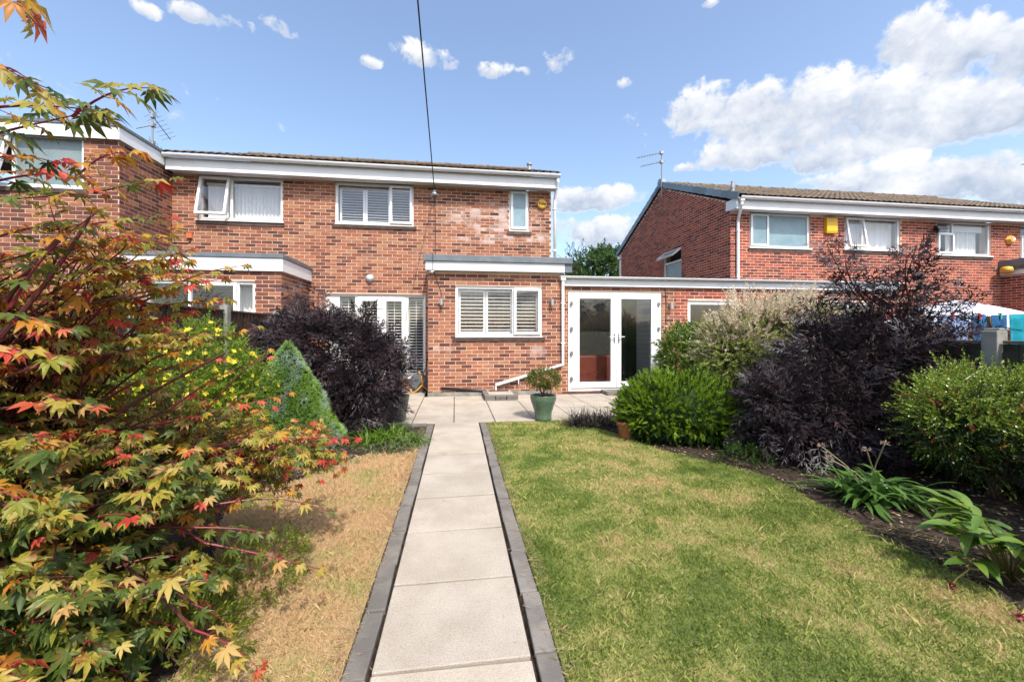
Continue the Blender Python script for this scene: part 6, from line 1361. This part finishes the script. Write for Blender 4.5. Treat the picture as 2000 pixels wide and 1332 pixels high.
M_DAY = leaf_mat('daylily_leaf', [(0,(.06,.14,.015)),(1,(.16,.26,.03))], trans=.35); M_VAR = leaf_mat('pale_grass', [(0,(.10,.16,.05)),(.5,(.20,.26,.10)),(1,(.34,.36,.17))]); M_MON = leaf_mat('mondo_black', [(0,(.022,.018,.022)),(.6,(.05,.045,.045)),(.85,(.10,.09,.07)),(1,(.22,.17,.10))], rough=.5)
q = onG(742, 868); clump('daylily', 'clump of arching bright green blades beneath the left black elder', (q.x, q.y+.12, 0), 260, .50, .016, [M_DAY], 62, spread=.2, ell=(1.5, 1))
q = onG(806, 872); clump('pale_sedge', 'tuft of short pale green grassy blades beside the path kerb', (q.x-.02, q.y+.1, 0), 380, .36, .014, [M_VAR, M_DAY], 63, spread=.13)
q = onG(757, 884); clump('lily_turf', 'dark grassy tuft between the daylily and the straw lawn', (q.x, q.y+.05, 0), 240, .26, .010, [M_MON, M_VAR], 64, spread=.16, ell=(1.5, .8))
q = onG(1160, 836); clump('black_mondo_grass', 'low black grassy clump where the patio meets the lawn', (q.x, q.y+.1, 0), 800, .40, .011, [M_MON], 65, rise=(.6, 1.5), droop=(.2, .8), spread=.27, ell=(1.25, .6))
for i, (px, py, lab) in enumerate(((1560, 955, 'small seedling on the bare soil by the lawn edge'), (690, 905, 'blue-grey sprout at the foot of the conical spruce'))):
    q = onG(px, py); clump('seedling', lab, (q.x, q.y, 0), 26, .12, .010, [M_VAR], 70+i, spread=.04)
# yellow-green cushion under the maple
q = onG(330, 1300); q = at(340, 1290, 1.62); bush('spurge_cushion', 'low yellow-green leafy cushion under the maple', (q.x, q.y, 0), [(q.x, q.y+.02, .10, .24, .26, .14), (q.x+.1, q.y+.5, .12, .2, .25, .14)], 700, [sprig(80, 9, .3, .45, 60)], [leaf_mat('spurge_leaf', [(0,(.08,.12,.012)),(1,(.24,.27,.03))])], lambda p, n, r: 0, .06, 51, nst=0)
# dried straw and bark on the beds
def litter(name, label, cat, poly, n, mats, seed, L, W):
    rng = np.random.default_rng(seed); A = np.array([[p.x, p.y] for p in poly]); P = rng.uniform(A.min(0), A.max(0), (n*2, 2)); P = P[inpoly(P, poly)][:n]; fo = Foliage(); n = len(P)
    th = rng.uniform(0, 2*np.pi, n); fo.add(lance(1, W, .06, .03), np.c_[P, rng.uniform(.006, .02, n)], np.c_[np.cos(th), np.sin(th), rng.normal(0, .15, n)], UP+rng.normal(0, .3, (n, 3)), rng.uniform(.5, 1.3, n)*L, rng.integers(0, len(mats), n))
    r_ = fo.build(None, mats, name=name); tag(r_, label, cat, kind='stuff')
bedR = edge_r[1:]+[Vector((4.8, .8, 0)), Vector((4.8, 5.9, 0))]
bedL = edge_l[:9]+[Vector((-3.1, 3.2, 0)), Vector((-3.1, 5.85, 0)), Vector((PL(5.85)-.15, 5.85, 0))]
DL = [leaf_mat('dead_leaf', [(0,(.10,.065,.04)),(.6,(.2,.12,.07)),(1,(.30,.2,.12))]), plain('bark_chip', (.09,.06,.045), .9, .1), plain('pale_straw', (.33,.26,.16), .9, .1)]
litter('dead_leaves', 'fallen dead leaves and bark lying under the border shrubs', 'leaf litter', bedR, 3200, DL, 71, .035, .5)
litter('bark_mulch', 'bark chips and dry litter on the bed by the conical spruce', 'mulch', bedL, 2600, [DL[1], DL[0], plain('grey_chip', (.13,.115,.12), .9, .1)], 72, .04, .6)
straw = [onG(*p) for p in ((1690,1040),(1760,1030),(1870,1080),(1930,1120),(1900,1140),(1800,1092))]
litter('dry_straw', 'tangle of dry grass stalks along the shaded lawn edge', 'straw', straw, 700, [DL[2], plain('grey_straw', (.2,.17,.13), .9, .1)], 73, .12, .03)

# dry clippings blown along the kerbs
for E_, s_, lab, sd in ((PL, -1, 'dry grass clippings along the kerb by the straw lawn', 74), (PR, 1, 'dry grass clippings along the kerb by the green lawn', 75)):
    strip = [Vector((E_(Y)+s_*.02, Y, 0)) for Y in (1.2, 3.5, 5.9)]+[Vector((E_(Y)+s_*.20, Y, 0)) for Y in (5.9, 3.5, 1.2)]
    rngk = np.random.default_rng(sd); nk = 1500; Yk = rngk.uniform(1.2, 5.9, nk); dk = np.abs(rngk.normal(0, .05, nk)); Xk = np.array([E_(y) for y in Yk])+s_*(KW+.03-dk*rngk.choice([1, -.4], nk)); fk = Foliage(); th = rngk.uniform(0, 2*np.pi, nk)
    fk.add(lance(1, .05, .02, .05), np.c_[Xk, Yk, rngk.uniform(.030, .045, nk)], np.c_[np.cos(th), np.sin(th), rngk.normal(0, .12, nk)], UP+rngk.normal(0, .3, (nk, 3)), rngk.uniform(.015, .06, nk), rngk.integers(0, 2, nk))
    tag(fk.build(None, [DL[2], plain('brown_clipping', (.30,.19,.10), .9, .1)], name='grass_clippings'), lab, 'clippings', kind='stuff')
# ---- peony at the right edge
def peony():
    rg = random.Random(91); b = onG(1985, 1150); b = Vector((b.x+.05, b.y+.05, 0)); root = plant('peony', 'leafy peony with broad pointed leaves leaning over the lawn edge', 'plant', b)
    m = leaf_mat('peony_leaf', [(0,(.07,.14,.02)),(.6,(.13,.23,.03)),(1,(.2,.29,.05))], rough=.3, spec=.6, trans=.35); T0 = [strap(1, w, .25, d, 6, .35) for w, d in ((.5, .35), (.42, .5), (.56, .25))]
    fo = Foliage(); M_ST = plain('peony_stem', (.17,.15,.05), .6, .3)
    for i in range(20):
        a = rg.uniform(1.6, 5.0) if i < 14 else rg.uniform(0, 6.28); L = rg.uniform(.22, .42); h = rg.uniform(.1, .42); e = b+Vector((math.cos(a)*L*.8, math.sin(a)*L*.6, h))
        MB().tube([b, b.lerp(e, .5)+Vector((0, 0, .06)), e], [.006, .005, .004], 6).build('stem', M_ST, root, smooth=True)
        for j in range(7):
            f = .5+.5*j/6; q = b.lerp(e, f)+Vector((0, 0, .06*math.sin(math.pi*f))); th = a+(rg.uniform(.4, 1.2)*(1 if j % 2 else -1) if j < 6 else 0)
            fo.add(T0[rg.randrange(3)], np.array(q)[None], np.array([[math.cos(th), math.sin(th), rg.uniform(-.3, .5)]]), np.array([[rg.uniform(-.4, .4), rg.uniform(-.4, .4), 1]]), rg.uniform(.11, .17))
    fo.build(root, [m], single_n=150)
    for (px, py, lab) in ((1858, 1150, 'withered crimson peony bloom lying on the lawn on a pale stalk'), (1992, 1212, 'withered crimson peony bloom drooping at the foot of the peony')):
        q = onG(px, py-6, .03); t = plant('withered_bloom', lab, 'flower', (q.x, q.y, .012), 'withered peony blooms'); f2 = Foliage(); n = 26; rn = np.random.default_rng(px)
        f2.add(lance(1, .5, .2, .4), np.tile(np.array(q), (n, 1))+rn.normal(0, .006, (n, 3)), unit(rn.normal(size=(n, 3))+np.array([0, 0, .2])), rn.normal(size=(n, 3)), rn.uniform(.015, .035, n)); f2.build(t, [leaf_mat('dry_petal', [(0,(.10,.012,.015)),(1,(.3,.05,.05))])], name='petals')
        MB().tube([q, q+Vector((.06, .02, .02)), q+Vector((.16, .03, .06)), b+Vector((0, 0, .05))], .003, 5).build('stalk', plain('dry_peony_stalk', (.4,.3,.1), .8, .2), t)
peony()

# ---- pots
M_GLAZE = plain('green_glaze', (.075,.13,.085), .22, .6, c2=(.11,.165,.11), scale=30); M_GLAZED = plain('dark_green_glaze', (.05,.075,.06), .25, .6, c2=(.075,.10,.075), scale=20)
def pot(px, py, rim, hgt, name, label, mat, prof, ribs=0):
    b = onG(px, py, .028); t = plant(name, label, 'plant pot', (b.x, b.y, .027))
    n = 64; vs = []; fs = []
    for (r, z) in prof:
        for j in range(n):
            a = 2*math.pi*j/n; rr = r*rim*(1+(.012*math.cos(ribs*a) if ribs else 0)); vs.append((b.x+rr*math.cos(a), b.y+rr*math.sin(a), .027+z*hgt))
    for i in range(len(prof)-1):
        for j in range(n): fs.append((i*n+j, i*n+(j+1) % n, (i+1)*n+(j+1) % n, (i+1)*n+j))
    fs.append(tuple(range(n))[::-1]); MB().add(vs, fs).build('bowl', mat, t, smooth=True)
    MB().lathe((b.x, b.y, .027+hgt*.86), [(rim*.9, 0), (rim*.9, .012), (.0, .02)], 24).build('soil', plain('pot_soil', (.16,.06,.035), .95, .1, c2=(.09,.045,.03), scale=30), t); return t, b
PA = [(.62,0),(.66,.03),(.63,.10),(.66,.30),(.78,.52),(.94,.74),(1.0,.88),(.985,.96),(1.0,.985),(1.0,1.0),(.93,1.0),(.91,.95),(.9,.80)]
PB = [(.66,0),(.70,.02),(.80,.3),(.90,.6),(.985,.92),(1.0,.96),(1.0,1.0),(.93,1.0),(.91,.93),(.9,.8)]
t, b = pot(1061, 819, .195, .37, 'plant_pot', 'tall waisted green glazed pot on the patio edge by the lawn', M_GLAZE, PA, 30)
def potplant(name, label, b, z, lobes, n, tm, mat, size, seed, sm, nst, group=None):
    rng = np.random.default_rng(seed); root = plant(name, label, 'shrub', (b.x, b.y, z)); P, N = lobes_pts(rng, lobes, n, .5, .15); fo = Foliage()
    for k in range(len(tm)): p, nn = P[k::len(tm)], N[k::len(tm)]; fo.add(tm[k], p, nn+UP*.3+rng.normal(0, .4, p.shape), rng.normal(size=p.shape), rng.uniform(.7, 1.2, len(p))*size)
    fo.build(root, [mat]); stems(root, (b.x, b.y, z), [Vector((b.x, b.y, z)).lerp(Vector(P[i]), .9) for i in rng.choice(len(P), nst)], .006, sm, rng=random.Random(seed), n=5)
ht = at(1060, 738, 6.25).z
potplant('azalea', 'small bushy green azalea on bare stems in the waisted green pot', b, .34, [(b.x, b.y, ht, .20, .20, .10), (b.x-.06, b.y, ht-.02, .16, .16, .09), (b.x+.08, b.y, ht-.03, .14, .14, .10)], 430, [sprig(90+i, 8, .42, .42, 62) for i in range(2)], leaf_mat('azalea_leaf', [(0,(.05,.09,.015)),(.6,(.12,.16,.03)),(.85,(.25,.22,.05)),(1,(.38,.2,.06))]), .085, 81, plain('azalea_stem', (.13,.06,.045), .8, .2), 14)
t, b = pot(772, 822, .205, .38, 'plant_pot', 'dark green glazed pot beneath the left black elder', M_GLAZED, PB)
potplant('spindly_acer', 'spindly reddish acer seedling in the dark green pot', b, .36, [(b.x, b.y, .62, .2, .2, .16), (b.x+.05, b.y, .9, .16, .16, .14)], 90, [ELDER[0]], leaf_mat('acer_seedling', [(0,(.05,.018,.016)),(1,(.14,.05,.035))]), .075, 82, plain('acer_stem', (.2,.075,.05), .8, .2), 12)
t, b = pot(1224, 853, .125, .20, 'plant_pot', 'small terracotta pot tucked against the green mound', M_TERRA, [(.68,0),(.7,.02),(.9,.7),(.92,.72),(1.0,.74),(1.0,1.0),(.9,1.0),(.88,.8)])
potplant('box_seedling', 'leafy green seedling in the terracotta pot', b, .19, [(b.x, b.y, .34, .10, .10, .15)], 40, [YEW[0]], ym[0], .09, 83, BARK_B, 5)
